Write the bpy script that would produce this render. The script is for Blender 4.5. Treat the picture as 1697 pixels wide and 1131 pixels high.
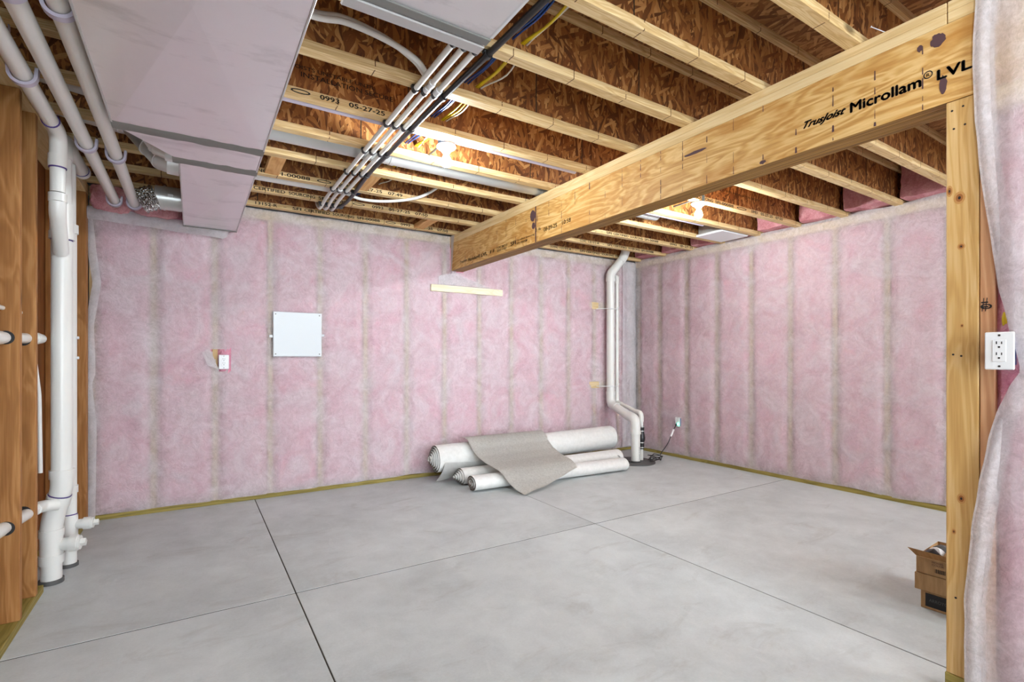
import bpy, bmesh, math, random
from mathutils import Vector, Matrix, noise
PI = math.pi
random.seed(7)
for o in list(bpy.data.objects): bpy.data.objects.remove(o)
S = bpy.context.scene
C = S.collection

# ------------------------------------------------------------------ camera, world, exposure
IW, IH = 1697, 1131
FPX, HORIZON, YAW, EYE = 834.15, 594.6, 32.369, 1.186
cam = bpy.data.cameras.new('camera')
cam.sensor_width = 36.0; cam.lens = FPX * 36.0 / IW
cam.shift_y = (HORIZON - IH / 2) / IW; cam.clip_start = 0.02
co = bpy.data.objects.new('camera', cam); C.objects.link(co)
co.location = (0, 0, EYE); co.rotation_euler = (PI / 2, 0, -math.radians(YAW))
S.camera = co
w = bpy.data.worlds.new('world'); S.world = w; w.use_nodes = True
w.node_tree.nodes['Background'].inputs[0].default_value = (0.82, 0.93, 1.0, 1)
w.node_tree.nodes['Background'].inputs[1].default_value = 2.5
S.view_settings.view_transform = 'Standard'; S.view_settings.look = 'None'
S.view_settings.gamma = 1.0; S.view_settings.use_curve_mapping = False
S.view_settings.exposure = 2.0
BULB = 330.0                                       # base emission of the bulbs, seen and added

# ------------------------------------------------------------------ measures of the room
D, W, LX = 4.735, 4.915, -0.64                     # back, right and left wall planes
ZJ = 2.445                                         # underside of the joists
ZS = ZJ + 0.302                                    # underside of the subfloor
SP = 0.4064                                        # 16 inch spacing
BX, BZ = 2.25, 2.09                                # face and underside of the beam
REAR = -3.2                                        # the basement goes on behind the camera

# ------------------------------------------------------------------ material helpers
def lin(c):
    return tuple(((v / 255) / 12.92 if v <= 10 else ((v / 255 + 0.055) / 1.055) ** 2.4) for v in c) + (1,)
class NT:
    def __init__(s, name):
        m = bpy.data.materials.new(name); m.use_nodes = True
        s.m = m; s.t = m.node_tree; s.t.nodes.clear()
        s.out = s.t.nodes.new('ShaderNodeOutputMaterial')
    def n(s, typ, ins=None, **kw):
        d = s.t.nodes.new('ShaderNode' + typ)
        for k, v in kw.items(): setattr(d, k, v)
        for k, v in (ins or {}).items(): s.put(d.inputs[k], v)
        return d
    def put(s, sock, v):
        if isinstance(v, bpy.types.NodeSocket): s.t.links.new(v, sock)
        elif isinstance(v, bpy.types.Node): s.t.links.new(v.outputs[0], sock)
        else: sock.default_value = v
    def math(s, op, a, b=0.0, c=0.0):
        d = s.n('Math', operation=op)
        s.put(d.inputs[0], a); s.put(d.inputs[1], b); s.put(d.inputs[2], c)
        return d.outputs[0]
    def vec(s, op, a, b=(0, 0, 0)):
        d = s.n('VectorMath', operation=op); s.put(d.inputs[0], a); s.put(d.inputs[1], b); return d.outputs[0]
    def ramp(s, fac, stops, interp='LINEAR'):
        d = s.n('ValToRGB'); s.put(d.inputs[0], fac); e = d.color_ramp.elements
        d.color_ramp.interpolation = interp
        while len(e) < len(stops): e.new(0.5)
        for x, (p, c) in zip(e, stops): x.position = p; x.color = lin(c) if max(c) > 1 or len(c) == 3 else c
        return d.outputs[0]
    def mix(s, f, a, b, mode='MIX'):
        d = s.n('Mix', data_type='RGBA', blend_type=mode)
        s.put(d.inputs[0], f); s.put(d.inputs[6], a); s.put(d.inputs[7], b); return d.outputs[2]
    def coords(s, amount=37.0):
        tc = s.n('TexCoord'); oi = s.n('ObjectInfo')
        r = s.n('CombineXYZ', {0: s.math('MULTIPLY', oi.outputs['Random'], amount), 1: s.math('MULTIPLY', oi.outputs['Random'], amount * 1.7), 2: s.math('MULTIPLY', oi.outputs['Random'], amount * .6)})
        return s.vec('ADD', tc.outputs['Object'], r.outputs[0])
    def scaled(s, v, sc):
        return s.vec('MULTIPLY', v, sc)
    def noise(s, v, scale, detail=4, rough=.55, dist=0.0):
        d = s.n('TexNoise', {'Vector': v, 'Scale': scale, 'Detail': detail, 'Roughness': rough, 'Distortion': dist})
        return d.outputs[0]
    def bump(s, h, strength=.2, dist=.01):
        return s.n('Bump', {'Height': h, 'Strength': strength, 'Distance': dist}).outputs[0]
    def bsdf(s, color, rough=.6, metal=0.0, normal=None, spec=.5, **kw):
        b = s.n('BsdfPrincipled', {'Base Color': color, 'Roughness': rough, 'Metallic': metal, 'Specular IOR Level': spec})
        if normal is not None: s.put(b.inputs['Normal'], normal)
        for k, v in kw.items(): s.put(b.inputs[k.replace('_', ' ')], v)
        s.t.links.new(b.outputs[0], s.out.inputs[0]); return s.m
def plain(name, c, rough=.5, metal=0.0, spec=.5):
    return NT(name).bsdf(lin(c), rough, metal, None, spec)

def wood(name, axis, dark, mid, light, knots=True, ring=9.0, rough=.62, contrast=1.0, joints=False):
    k = NT(name); v = k.coords()
    sc = [ring] * 3; sc['XYZ'.index(axis)] = ring * .06
    fine = [150.0] * 3; fine['XYZ'.index(axis)] = 5.0
    warp = k.noise(v, 1.6, 2)
    v2 = k.vec('ADD', k.scaled(v, tuple(sc)), k.n('CombineXYZ', {0: warp, 1: warp, 2: warp}).outputs[0])
    g = k.noise(v2, 1.0, 3, .5, .6)
    rings = k.math('MULTIPLY_ADD', k.math('SINE', k.math('MULTIPLY', g, 46.0)), .5, .5)
    f = k.noise(k.scaled(v, tuple(fine)), 1.0, 2)
    t = k.math('ADD', k.math('MULTIPLY', rings, .38 * contrast), k.math('MULTIPLY', f, .62))
    col = k.ramp(t, [(.12, light), (.5, mid), (.95, dark)])
    big = k.noise(v, 1.3, 2)
    col = k.mix(k.math('MULTIPLY', big, .35), col, lin(mid))
    if knots:
        ks = [4.2] * 3; ks['XYZ'.index(axis)] = 2.0
        vo = k.n('TexVoronoi', {'Vector': k.scaled(v, tuple(ks)), 'Scale': 1.0, 'Randomness': 1.0})
        d = vo.outputs['Distance']; rnd = k.n('SeparateColor', {0: vo.outputs['Color']}).outputs[0]
        km = k.math('MULTIPLY', k.math('GREATER_THAN', rnd, .55), k.ramp(d, [(.04, (1., 1., 1., 1)), (.11, (0., 0., 0., 1))]))
        col = k.mix(k.math('MULTIPLY', km, .75), col, lin(tuple(int(x * .45) for x in dark)))
    if joints:
        xx = k.n('SeparateXYZ', {0: v}).outputs[0]; br = k.noise(k.scaled(v, (3, 40, 40)), 1.0, 2)
        ln = k.math('LESS_THAN', k.math('FRACT', k.math('MULTIPLY_ADD', xx, 3.1, k.math('MULTIPLY', br, .012))), .014)
        col = k.mix(k.math('MULTIPLY', ln, k.math('GREATER_THAN', br, .42)), col, lin((96, 66, 36)))
    nb = k.bump(t, .12, .004)
    return k.bsdf(col, rough, 0, nb, .3)

def osb(name, plane, stops, rough=.6, scale=1.0):
    k = NT(name); v = k.coords(23.0)
    sx = k.n('SeparateXYZ', {0: v})
    a, b = {'XZ': (0, 2), 'XY': (0, 1), 'YZ': (1, 2)}[plane]
    p = k.n('CombineXYZ', {0: sx.outputs[a], 1: sx.outputs[b], 2: 0.0}).outputs[0]
    wob = k.noise(p, 9.0, 2)
    p = k.vec('ADD', p, k.scaled(k.n('CombineXYZ', {0: wob, 1: wob}).outputs[0], (.03, .03, 0)))
    col = pri = None
    for i, (ang, lx, ly) in enumerate([(75, 13, 74), (112, 11, 90), (40, 16, 80), (95, 20, 120), (150, 15, 84), (86, 9, 64)]):
        r = k.n('VectorRotate', {'Vector': p, 'Angle': math.radians(ang)}, rotation_type='Z_AXIS').outputs[0]
        vo = k.n('TexVoronoi', {'Vector': k.vec('ADD', k.scaled(r, (lx * scale, ly * scale, 1)), (i * 7.3, i * 3.1, 0)), 'Scale': 1.0}, voronoi_dimensions='2D')
        s3 = k.n('SeparateColor', {0: vo.outputs['Color']})
        c, q = s3.outputs[0], s3.outputs[1]
        grain = k.noise(k.scaled(r, (14, 260, 1)), 1.0, 2)
        c = k.math('ADD', k.math('MULTIPLY', c, .75), k.math('MULTIPLY', grain, .3))
        if col is None: col, pri = c, q
        else:
            g = k.math('GREATER_THAN', q, pri)
            mm = k.n('Mix', data_type='FLOAT'); k.put(mm.inputs[0], g); k.put(mm.inputs[2], col); k.put(mm.inputs[3], c)
            col = mm.outputs[0]; pri = k.math('MAXIMUM', q, pri)
    h = k.math('ADD', pri, k.math('MULTIPLY', col, .4))
    return k.bsdf(k.ramp(col, stops), rough, 0, k.bump(h, .35, .004), .35)

MT = {}
MT['stud'] = wood('stud_pine', 'Z', (132, 86, 42), (166, 114, 62), (194, 144, 90))
MT['stud_dark'] = wood('old_boards', 'Z', (92, 54, 24), (124, 76, 36), (148, 98, 52), knots=False)
MT['stud_red'] = wood('stud_fir', 'Z', (176, 120, 84), (206, 154, 112), (222, 178, 138), knots=False)
MT['post'] = wood('post_pine', 'Z', (172, 126, 66), (204, 164, 102), (224, 192, 140), ring=12)
MT['stud_pale'] = wood('stud_spruce', 'Z', (156, 124, 80), (192, 160, 114), (212, 184, 142), knots=False)
MT['plate_x'] = wood('plate_x', 'X', (180, 150, 100), (214, 190, 146), (230, 211, 174), knots=False)
MT['plate_y'] = wood('plate_y', 'Y', (190, 152, 98), (222, 191, 138), (236, 214, 170), knots=False, contrast=.7)
MT['cream'] = wood('cream_block', 'X', (206, 190, 154), (226, 214, 184), (238, 230, 208), knots=False)
MT['block'] = wood('block', 'Y', (186, 128, 70), (216, 164, 100), (230, 186, 128), knots=False)
MT['treated_x'] = wood('treated_x', 'X', (92, 82, 36), (142, 126, 62), (172, 154, 86), knots=False)
MT['treated_y'] = wood('treated_y', 'Y', (92, 82, 36), (142, 126, 62), (172, 154, 86), knots=False)
MT['flange'] = wood('flange', 'X', (178, 140, 88), (212, 180, 128), (232, 210, 166), knots=True, ring=26, joints=True)
MT['osb_web'] = osb('osb_web', 'XZ', [(.08, (76, 40, 17)), (.42, (128, 76, 36)), (.72, (164, 108, 56)), (.98, (208, 158, 98))], scale=.72)
MT['osb_floor'] = osb('osb_floor', 'XY', [(.1, (104, 64, 34)), (.5, (152, 104, 60)), (.9, (198, 150, 98))], scale=.7)
MT['white_pvc'] = plain('white_pvc', (226, 226, 222), .28)
MT['pipe_gray'] = plain('aged_pvc', (230, 227, 221), .34)
MT['primer'] = plain('purple_primer', (70, 48, 120), .5)
MT['hanger'] = plain('lilac_hanger_plastic', (186, 178, 194), .4)
MT['ink'] = plain('black_ink', (26, 24, 22), .7)
MT['ink_blue'] = plain('purple_stain', (84, 58, 62), .7)
MT['white_plastic'] = plain('white_plastic', (232, 234, 236), .35)
MT['joint'] = plain('joint_dirt', (44, 38, 30), .9)
MT['knot'] = plain('knot', (150, 92, 40), .6)
MT['knot_ring'] = plain('knot_ring', (188, 138, 76), .6)
MT['carpet_edge'] = plain('carpet_edge', (112, 106, 98), .95)
MT['slot'] = plain('dark_slot', (24, 24, 26), .6)
MT['black_rubber'] = plain('black_rubber', (24, 24, 25), .5)
MT['black_plastic'] = plain('black_plastic', (34, 34, 36), .38)
MT['pex'] = plain('white_tube', (232, 231, 226), .55)
MT['blue_cable'] = plain('blue_cable', (22, 62, 128), .4)
MT['yellow_cable'] = plain('yellow_cable', (214, 184, 24), .4)
MT['white_cable'] = plain('white_cable', (226, 222, 212), .4)
MT['lid'] = plain('dark_grey_lid', (84, 84, 84), .55)
MT['steel_screw'] = plain('steel_screw', (96, 94, 92), .4, .8)
MT['mastic'] = NT('grey_mastic'); MT['mastic'] = MT['mastic'].bsdf(lin((128, 128, 124)), .55)
MT['enamel'] = plain('white_enamel', (204, 209, 213), .3)
MT['box_blue'] = plain('blue_grey_box', (96, 118, 130), .5)
MT['porcelain'] = plain('porcelain', (236, 236, 232), .25)
MT['concrete_wall'] = plain('foundation_concrete', (126, 130, 136), .8)
MT['drywall'] = plain('drywall_back', (120, 104, 86), .85)

def galv(name, c, rough, metal):
    k = NT(name); v = k.coords(5.0)
    n = k.noise(v, 3.0, 5, .6); f = k.noise(k.scaled(v, (3, 3, 3)), 9.0, 6, .7)
    sm = k.ramp(k.noise(k.scaled(v, (1, 2.4, 1)), 2.6, 6, .65), [(.55, (0., 0., 0., 1)), (.72, (1., 1., 1., 1))])
    col = k.mix(k.math('MULTIPLY', n, .35), lin(c), lin(tuple(int(x * .88) for x in c)))
    col = k.mix(k.math('MULTIPLY', sm, .35), col, lin(tuple(int(x * .62) for x in c)))
    return k.bsdf(col, k.math('ADD', rough - .08, k.math('MULTIPLY', f, .16)), metal, None, .5)
MT['duct'] = galv('galvanised_sheet', (240, 238, 240), .34, .75)
MT['galv'] = galv('galvanised_pipe', (206, 207, 205), .34, .6)
MT['silver'] = plain('bright_sheet', (226, 228, 228), .3, .55)
k = NT('crumpled_foil'); v = k.coords()
vo = k.n('TexVoronoi', {'Vector': v, 'Scale': 85.0})
MT['foil'] = k.bsdf(lin((206, 206, 204)), .24, 1.0, k.bump(vo.outputs['Distance'], 1.0, .02))

# concrete floor
k = NT('concrete_floor'); v = k.coords(11.0)
n1 = k.noise(v, 1.1, 5, .6, .4); n2 = k.noise(v, 6.0, 6, .65, .3); n3 = k.noise(v, 90.0, 3, .6)
st = k.ramp(k.noise(k.scaled(v, (1.0, 2.2, 1)), 2.3, 7, .7, .8), [(.56, (0., 0., 0., 1)), (.7, (1., 1., 1., 1))])
pale = k.ramp(k.noise(k.scaled(v, (2.0, 1.0, 1)), 3.7, 7, .75, 1.0), [(.6, (0., 0., 0., 1)), (.76, (1., 1., 1., 1))])
t = k.math('ADD', k.math('MULTIPLY', n1, .5), k.math('ADD', k.math('MULTIPLY', n2, .36), k.math('MULTIPLY', n3, .14)))
col = k.ramp(t, [(.34, (174, 179, 180)), (.52, (195, 200, 201)), (.7, (212, 217, 218))])
col = k.mix(k.math('MULTIPLY', st, .4), col, lin((154, 152, 148)))
col = k.mix(k.math('MULTIPLY', pale, .42), col, lin((224, 225, 224)))
MT['concrete'] = k.bsdf(col, k.math('ADD', .46, k.math('MULTIPLY', n2, .22)), 0, k.bump(k.math('ADD', n3, k.math('MULTIPLY', n2, .5)), .12, .004), .35)

# pink glass wool
def wool(name, stops):
    k = NT(name); v = k.coords()
    a = k.noise(v, 5.0, 6, .62, 1.2); b = k.noise(k.scaled(v, (1, 1, 1)), 34.0, 5, .7, 2.0); c = k.noise(v, 160.0, 2, .6, 1.0)
    t = k.math('ADD', k.math('MULTIPLY', a, .55), k.math('ADD', k.math('MULTIPLY', b, .33), k.math('MULTIPLY', c, .12)))
    return k.bsdf(k.ramp(t, stops), .95, 0, k.bump(t, .7, .03), .05)
MT['wool'] = wool('pink_glass_wool', [(.3, (202, 112, 142)), (.48, (228, 156, 178)), (.66, (244, 202, 212))])
MT['wool_raw'] = wool('raw_pink_wool', [(.3, (164, 96, 102)), (.48, (206, 140, 146)), (.66, (234, 184, 188))])

# thin white netting (spun-bonded fabric) that lets the wool show through
def netting(name, lo, hi):
    k = NT(name); v = k.coords(3.0)
    a = k.noise(v, 3.4, 5, .62, 1.6); b = k.noise(v, 15.0, 6, .72, 2.6)
    fib = k.noise(k.scaled(v, (1, 1, .55)), 62.0, 4, .75, 3.0)
    t = k.math('ADD', k.math('MULTIPLY', a, .46), k.math('ADD', k.math('MULTIPLY', b, .32), k.math('MULTIPLY', fib, .22)))
    al = k.ramp(t, [(.37, (lo, lo, lo, 1)), (.62, (hi, hi, hi, 1))])
    nb = k.bump(k.math('ADD', k.math('MULTIPLY', b, .6), a), .5, .02)
    df = k.n('BsdfDiffuse', {'Color': lin((228, 224, 227)), 'Normal': nb}); tl = k.n('BsdfTranslucent', {'Color': lin((238, 234, 236))})
    m1 = k.n('MixShader', {0: .3}); k.put(m1.inputs[1], df); k.put(m1.inputs[2], tl)
    tr = k.n('BsdfTransparent'); m2 = k.n('MixShader', {0: al}); k.put(m2.inputs[1], tr); k.put(m2.inputs[2], m1)
    k.t.links.new(m2.outputs[0], k.out.inputs[0]); return k.m
MT['net'] = netting('white_netting', .40, .93)
MT['net_fold'] = netting('folded_netting', .62, .94)

# plywood veneer of the beam
k = NT('veneer_face'); v = k.coords(0.0)
wv = k.noise(k.scaled(v, (1, 1.1, 5.5)), 1.5, 3, .5, .8)
band = k.math('MULTIPLY_ADD', k.math('SINE', k.math('MULTIPLY', wv, 52.0)), .5, .5)
fine = k.noise(k.scaled(v, (1, 6, 120)), 1.0, 3)
t = k.math('ADD', k.math('MULTIPLY', band, .36), k.math('MULTIPLY', fine, .64))
col = k.ramp(t, [(.15, (229, 195, 136)), (.5, (209, 165, 98)), (.9, (172, 118, 54))])
pt = k.ramp(k.noise(k.scaled(v, (1, 2, 5)), 1.6, 4, .6, .5), [(.52, (0., 0., 0., 1)), (.64, (1., 1., 1., 1))])
col = k.mix(k.math('MULTIPLY', pt, .55), col, lin((184, 126, 54)))
MT['veneer'] = k.bsdf(col, .55, 0, k.bump(t, .1, .003), .35)
k = NT('veneer_edge'); v = k.coords(0.0)
lay = k.noise(k.scaled(v, (210, 2.2, 60)), 1.0, 3)
MT['veneer_edge'] = k.bsdf(k.ramp(lay, [(.34, (84, 54, 20)), (.48, (142, 102, 46)), (.7, (172, 132, 68))]), .6, 0, None, .3)

# carpet
k = NT('carpet_backing'); v = k.coords()
wv = k.noise(v, 30.0, 4, .6); gr = k.n('TexChecker', {'Vector': v, 'Scale': 260.0}).outputs[1]
t = k.math('ADD', k.math('MULTIPLY', wv, .7), k.math('MULTIPLY', gr, .15))
MT['carpet_back'] = k.bsdf(k.ramp(t, [(.25, (214, 213, 210)), (.7, (234, 233, 231))]), .85, 0, k.bump(gr, .15, .002), .2)
k = NT('carpet_pile'); v = k.coords()
a = k.noise(v, 55.0, 4, .7); b = k.noise(v, 260.0, 2, .7)
t = k.math('ADD', k.math('MULTIPLY', a, .5), k.math('MULTIPLY', b, .5))
MT['carpet_pile'] = k.bsdf(k.ramp(t, [(.32, (190, 185, 178)), (.5, (218, 214, 208)), (.7, (236, 233, 228))]), .95, 0, k.bump(t, .45, .004), .1)
k = NT('cardboard'); v = k.coords(); n = k.noise(k.scaled(v, (8, 60, 8)), 1.0, 3)
MT['cardboard'] = k.bsdf(k.ramp(n, [(.3, (160, 126, 88)), (.7, (182, 148, 108))]), .8, 0, None, .2)
k = NT('fill_bulb'); e = k.n('Emission', {0: (.90, .97, 1.0, 1), 1: BULB}); k.t.links.new(e.outputs[0], k.out.inputs[0]); MT['bulb'] = k.m  # default bulb, worn only by the added fill lamps
for nm_, f_ in (('bulb_left', .82), ('bulb_right', 1.35)):
    k = NT(nm_); e = k.n('Emission', {0: (.90, .97, 1.0, 1), 1: BULB * f_}); k.t.links.new(e.outputs[0], k.out.inputs[0]); MT[nm_] = k.m
k = NT('dim_bulb'); e = k.n('Emission', {0: (.90, .97, 1.0, 1), 1: BULB * .4}); k.t.links.new(e.outputs[0], k.out.inputs[0]); MT['bulb_dim'] = k.m
k = NT('green_led'); e = k.n('Emission', {0: (.12, 1.0, .55, 1), 1: 5.0}); k.t.links.new(e.outputs[0], k.out.inputs[0]); MT['led'] = k.m

# ------------------------------------------------------------------ mesh helpers
def new(name, bm, mats, parent=None, smooth=None):
    me = bpy.data.meshes.new(name); bm.normal_update(); bm.to_mesh(me); bm.free()
    for m in (mats if isinstance(mats, (list, tuple)) else [mats]): me.materials.append(MT[m])
    if smooth:
        for p in me.polygons: p.use_smooth = True
        me.set_sharp_from_angle(angle=math.radians(smooth))
    o = bpy.data.objects.new(name, me); C.objects.link(o)
    if parent: o.parent = parent
    return o
def copy(o, parent=None, loc=None, rot=None):
    c = o.copy(); C.objects.link(c); c.parent = parent
    if loc is not None: c.location = loc
    if rot is not None: c.rotation_euler = rot
    return c
def empty(name, loc=(0, 0, 0)):
    o = bpy.data.objects.new(name, None); C.objects.link(o); o.empty_display_size = .1; o.location = loc; return o
def tag(o, label, cat, group=None):
    o['label'] = label; o['category'] = cat
    if group: o['group'] = group
    return o
def struct(o, label=None):
    o['kind'] = 'structure'
    if label: o['label'] = label
    return o
def adopt(root):
    """parts are modelled in room coordinates: keep them there when the thing's Empty stands at its base"""
    for c in root.children: c.matrix_parent_inverse = Matrix.Translation(root.location).inverted()
    return root
def box(bm, a, b, bev=0.0, mat=0):
    r = bmesh.ops.create_cube(bm, size=1.0); vs = r['verts']
    for v in vs: v.co = Vector([a[i] + (v.co[i] + .5) * (b[i] - a[i]) for i in range(3)])
    fs = {f for v in vs for f in v.link_faces}
    for f in fs: f.material_index = mat
    if bev:
        es = {e for v in vs for e in v.link_edges}
        r2 = bmesh.ops.bevel(bm, geom=list(es), offset=bev, segments=1, affect='EDGES')
        for f in r2['faces']: f.material_index = mat
    return vs
def bxo(name, a, b, mat, parent=None, bev=.002):
    bm = bmesh.new(); box(bm, a, b, bev); return new(name, bm, mat, parent)
def frames(pts):
    T = []
    for i in range(len(pts)):
        t = (pts[min(i + 1, len(pts) - 1)] - pts[max(i - 1, 0)])
        T.append(t.normalized())
    up = Vector((0, 0, 1)) if abs(T[0].z) < .9 else Vector((1, 0, 0))
    n = (up - T[0] * up.dot(T[0])).normalized(); out = []
    for t in T:
        n = (n - t * n.dot(t)).normalized(); out.append((t, n, t.cross(n)))
    return out
def tube(bm, pts, r, seg=14, cap=True, mat=0):
    pts = [Vector(p) for p in pts]; rr = r if isinstance(r, (list, tuple)) else [r] * len(pts)
    rings = []
    for p, (t, n, b), q in zip(pts, frames(pts), rr):
        rings.append([bm.verts.new(p + (n * math.cos(2 * PI * i / seg) + b * math.sin(2 * PI * i / seg)) * q) for i in range(seg)])
    for A, B in zip(rings, rings[1:]):
        for i in range(seg):
            f = bm.faces.new((A[i], A[(i + 1) % seg], B[(i + 1) % seg], B[i])); f.material_index = mat
    if cap:
        bm.faces.new(rings[0][::-1]).material_index = mat; bm.faces.new(rings[-1]).material_index = mat
def tubeo(name, pts, r, mat, parent=None, seg=14, smooth=50):
    bm = bmesh.new(); tube(bm, pts, r, seg); return new(name, bm, mat, parent, smooth)
def bend(pts, rad=.05, n=6):
    """round the corners of a polyline"""
    pts = [Vector(p) for p in pts]; out = [pts[0]]
    for a, b, c in zip(pts, pts[1:], pts[2:]):
        u = (a - b); v = (c - b); l = min(rad, u.length * .49, v.length * .49)
        p, q = b + u.normalized() * l, b + v.normalized() * l
        for i in range(n + 1):
            t = i / n; out.append(p * (1 - t) ** 2 + b * 2 * t * (1 - t) + q * t * t)
    out.append(pts[-1]); return out
def spline(pts, n=10):
    P = [Vector(p) for p in pts]; P = [P[0] * 2 - P[1]] + P + [P[-1] * 2 - P[-2]]; out = []
    for i in range(1, len(P) - 2):
        a, b, c, d = P[i - 1:i + 3]
        for j in range(n):
            t = j / n
            out.append(.5 * ((2 * b) + (c - a) * t + (2 * a - 5 * b + 4 * c - d) * t * t + (3 * b - a - 3 * c + d) * t ** 3))
    out.append(P[-2]); return out
def prism(bm, poly, axis, a, b, mat=0):
    """extrude a 2D polygon along an axis from a to b"""
    def P(u, v, w):
        return {'X': (w, u, v), 'Y': (u, w, v), 'Z': (u, v, w)}[axis]
    A = [bm.verts.new(P(u, v, a)) for u, v in poly]; B = [bm.verts.new(P(u, v, b)) for u, v in poly]
    n = len(poly)
    for i in range(n): bm.faces.new((A[i], A[(i + 1) % n], B[(i + 1) % n], B[i])).material_index = mat
    bm.faces.new(A[::-1]).material_index = mat; bm.faces.new(B).material_index = mat
    bmesh.ops.recalc_face_normals(bm, faces=bm.faces[:])
def grid(f, nu, nv, mask=None):
    bm = bmesh.new(); V = [[bm.verts.new(f(i / nu, j / nv)) for i in range(nu + 1)] for j in range(nv + 1)]
    for j in range(nv):
        for i in range(nu):
            q = (V[j][i], V[j][i + 1], V[j + 1][i + 1], V[j + 1][i])
            if mask and mask((q[0].co + q[2].co) / 2): continue
            bm.faces.new(q)
    for v in [v for v in bm.verts if not v.link_faces]: bm.verts.remove(v)
    return bm
def text(name, body, p0, xd, yd, wid, hgt, parent, mat='ink', shear=0.0, bold=0.0):
    """flat print: lettering fitted into wid x hgt, lower left corner at p0"""
    cu = bpy.data.curves.new('t', 'FONT'); cu.body = body; cu.shear = shear; cu.resolution_u = 3
    t = bpy.data.objects.new('t', cu); C.objects.link(t)
    me = bpy.data.meshes.new_from_object(t.evaluated_get(bpy.context.evaluated_depsgraph_get()))
    bpy.data.objects.remove(t); bpy.data.curves.remove(cu)
    xs = [v.co.x for v in me.vertices]; ys = [v.co.y for v in me.vertices]
    x0, x1, y0, y1 = min(xs), max(xs), min(ys), max(ys)
    if bold:
        b2 = bmesh.new()
        for dx, dy in ((0, 0), (bold, 0), (-bold, 0), (0, bold), (0, -bold)):
            n0 = len(b2.verts); b2.from_mesh(me); b2.verts.ensure_lookup_table()
            for vv in b2.verts[n0:]: vv.co.x += dx; vv.co.y += dy
        b2.to_mesh(me); b2.free()
        x0 -= bold; x1 += bold; y0 -= bold; y1 += bold
    p0, xd, yd = Vector(p0), Vector(xd), Vector(yd)
    for v in me.vertices: v.co = p0 + xd * ((v.co.x - x0) / (x1 - x0) * wid) + yd * ((v.co.y - y0) / (y1 - y0) * hgt)
    me.name = name; me.materials.append(MT[mat])
    o = bpy.data.objects.new(name, me); C.objects.link(o); o.parent = parent; return o
def blob(name, p0, xd, yd, outline, parent, mat):
    bm = bmesh.new(); p0, xd, yd = Vector(p0), Vector(xd), Vector(yd)
    bm.faces.new([bm.verts.new(p0 + xd * u + yd * v) for u, v in outline]); return new(name, bm, mat, parent)
def nz(x, y, z): return noise.noise(Vector((x, y, z)))

# ------------------------------------------------------------------ floor: slabs between saw-cut joints
fl = bxo('floor', (-1.2, REAR, -.12), (5.2, 5.0, -.03), 'lid', bev=0)
struct(fl, 'grey concrete floor with straight control joints')
XS, YS = [-1.2, .44, 2.44, 5.2], [REAR, 2.735, 5.0]; G = .0042
GX = .0028
for i in range(3):
    for j in range(2):
        bxo('concrete_slab', (XS[i] + GX, YS[j] + G, -.03), (XS[i + 1] - GX, YS[j + 1] - G, 0), 'concrete', fl, bev=.0015)

for a, b in (((XS[1] - .005, YS[0], -.03), (XS[1] + .005, YS[2], -.0018)), ((XS[2] - .004, YS[0], -.03), (XS[2] + .004, YS[2], -.0018)), ((XS[0], YS[1] - .004, -.03), (XS[3], YS[1] + .004, -.0018))):
    bxo('joint_filler', a, b, 'joint', fl, 0)

# ------------------------------------------------------------------ insulated stud walls
def bulge(s, z, studs, seed):
    """how far the netting stands off the stud faces"""
    t = None
    for a, b in zip(studs, studs[1:]):
        if a <= s <= b: t = (s - a) / (b - a); break
    if t is None: return .002
    e = min(t, 1 - t) * (b - a)
    k = min(1.0, max(0.0, (e - .017) / .06)); k = k * k * (3 - 2 * k)
    amp = .013 + .010 * nz(s * .9 + seed, z * 1.1, seed)
    wr = .004 * nz(s * 5 + z * 4.0, z * 6 - s * 5, seed + 5) + .004 * max(0, nz(s * 3.0 + z * 5.5, z * 2 - s * 3, seed + 9)) ** 1
    endz = min(1.0, max(0.0, (z - .06) / .12)) * min(1.0, max(0.0, (2.36 - z) / .12))
    return .002 + k * (amp + wr) * (.35 + .65 * endz)
def wall(name, mp, s0, s1, studs, seed, along, net, label, batt_skip=(), depth=.089, top=ZJ, no_stud=()):
    """mp(s, off, z) puts a point of the wall into the room: s along it, off out of it"""
    root = struct(empty(name, mp((s0 + s1) / 2, 0, 0)), label)
    def slab(nm, a, b, mat, bev=.002):
        p, q = Vector(mp(*a)), Vector(mp(*b))
        return bxo(nm, [min(p[i], q[i]) for i in range(3)], [max(p[i], q[i]) for i in range(3)], mat, root, bev)
    ax = 'x' if along == 'X' else 'y'
    slab('bottom_plate', (s0, .004, 0), (s1, -depth, .038), 'treated_' + ax)
    slab('top_plate', (s0, -.003, top - .076), (s1, -depth, top - .0385), 'plate_' + ax)
    slab('top_plate', (s0, -.003, top - .038), (s1, -depth, top), 'plate_' + ax)
    for s in [q for q in studs if q not in no_stud]: slab('stud', (s - .019, -.003, .038), (s + .019, -depth, top - .076), 'stud_pale')
    for i, (a, b) in enumerate(zip(studs, studs[1:])):
        if i in batt_skip: continue
        a2, b2 = a + .0195, b - .0195; wd = b2 - a2
        def f(u, v, a2=a2, wd=wd, i=i):
            s = a2 + u * wd; z = .042 + v * (top - .122)
            off = bulge(s, z, studs, seed) - .006 - .004 * abs(nz(s * 9, z * 9, seed))
            e = min(u, 1 - u) * wd; r = max(0.0, 1 - e / .024); off -= .034 * r * r * (.55 + .6 * abs(nz(z * 3, i, seed + 2)))
            ez = min(v, 1 - v) * 2.3; r = max(0.0, 1 - ez / .04); off -= .03 * r * r
            return mp(s, off, z)
        new('insulation_batt', grid(f, 12, 46), 'wool', root, 60)
    net(root); adopt(root); return root
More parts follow.
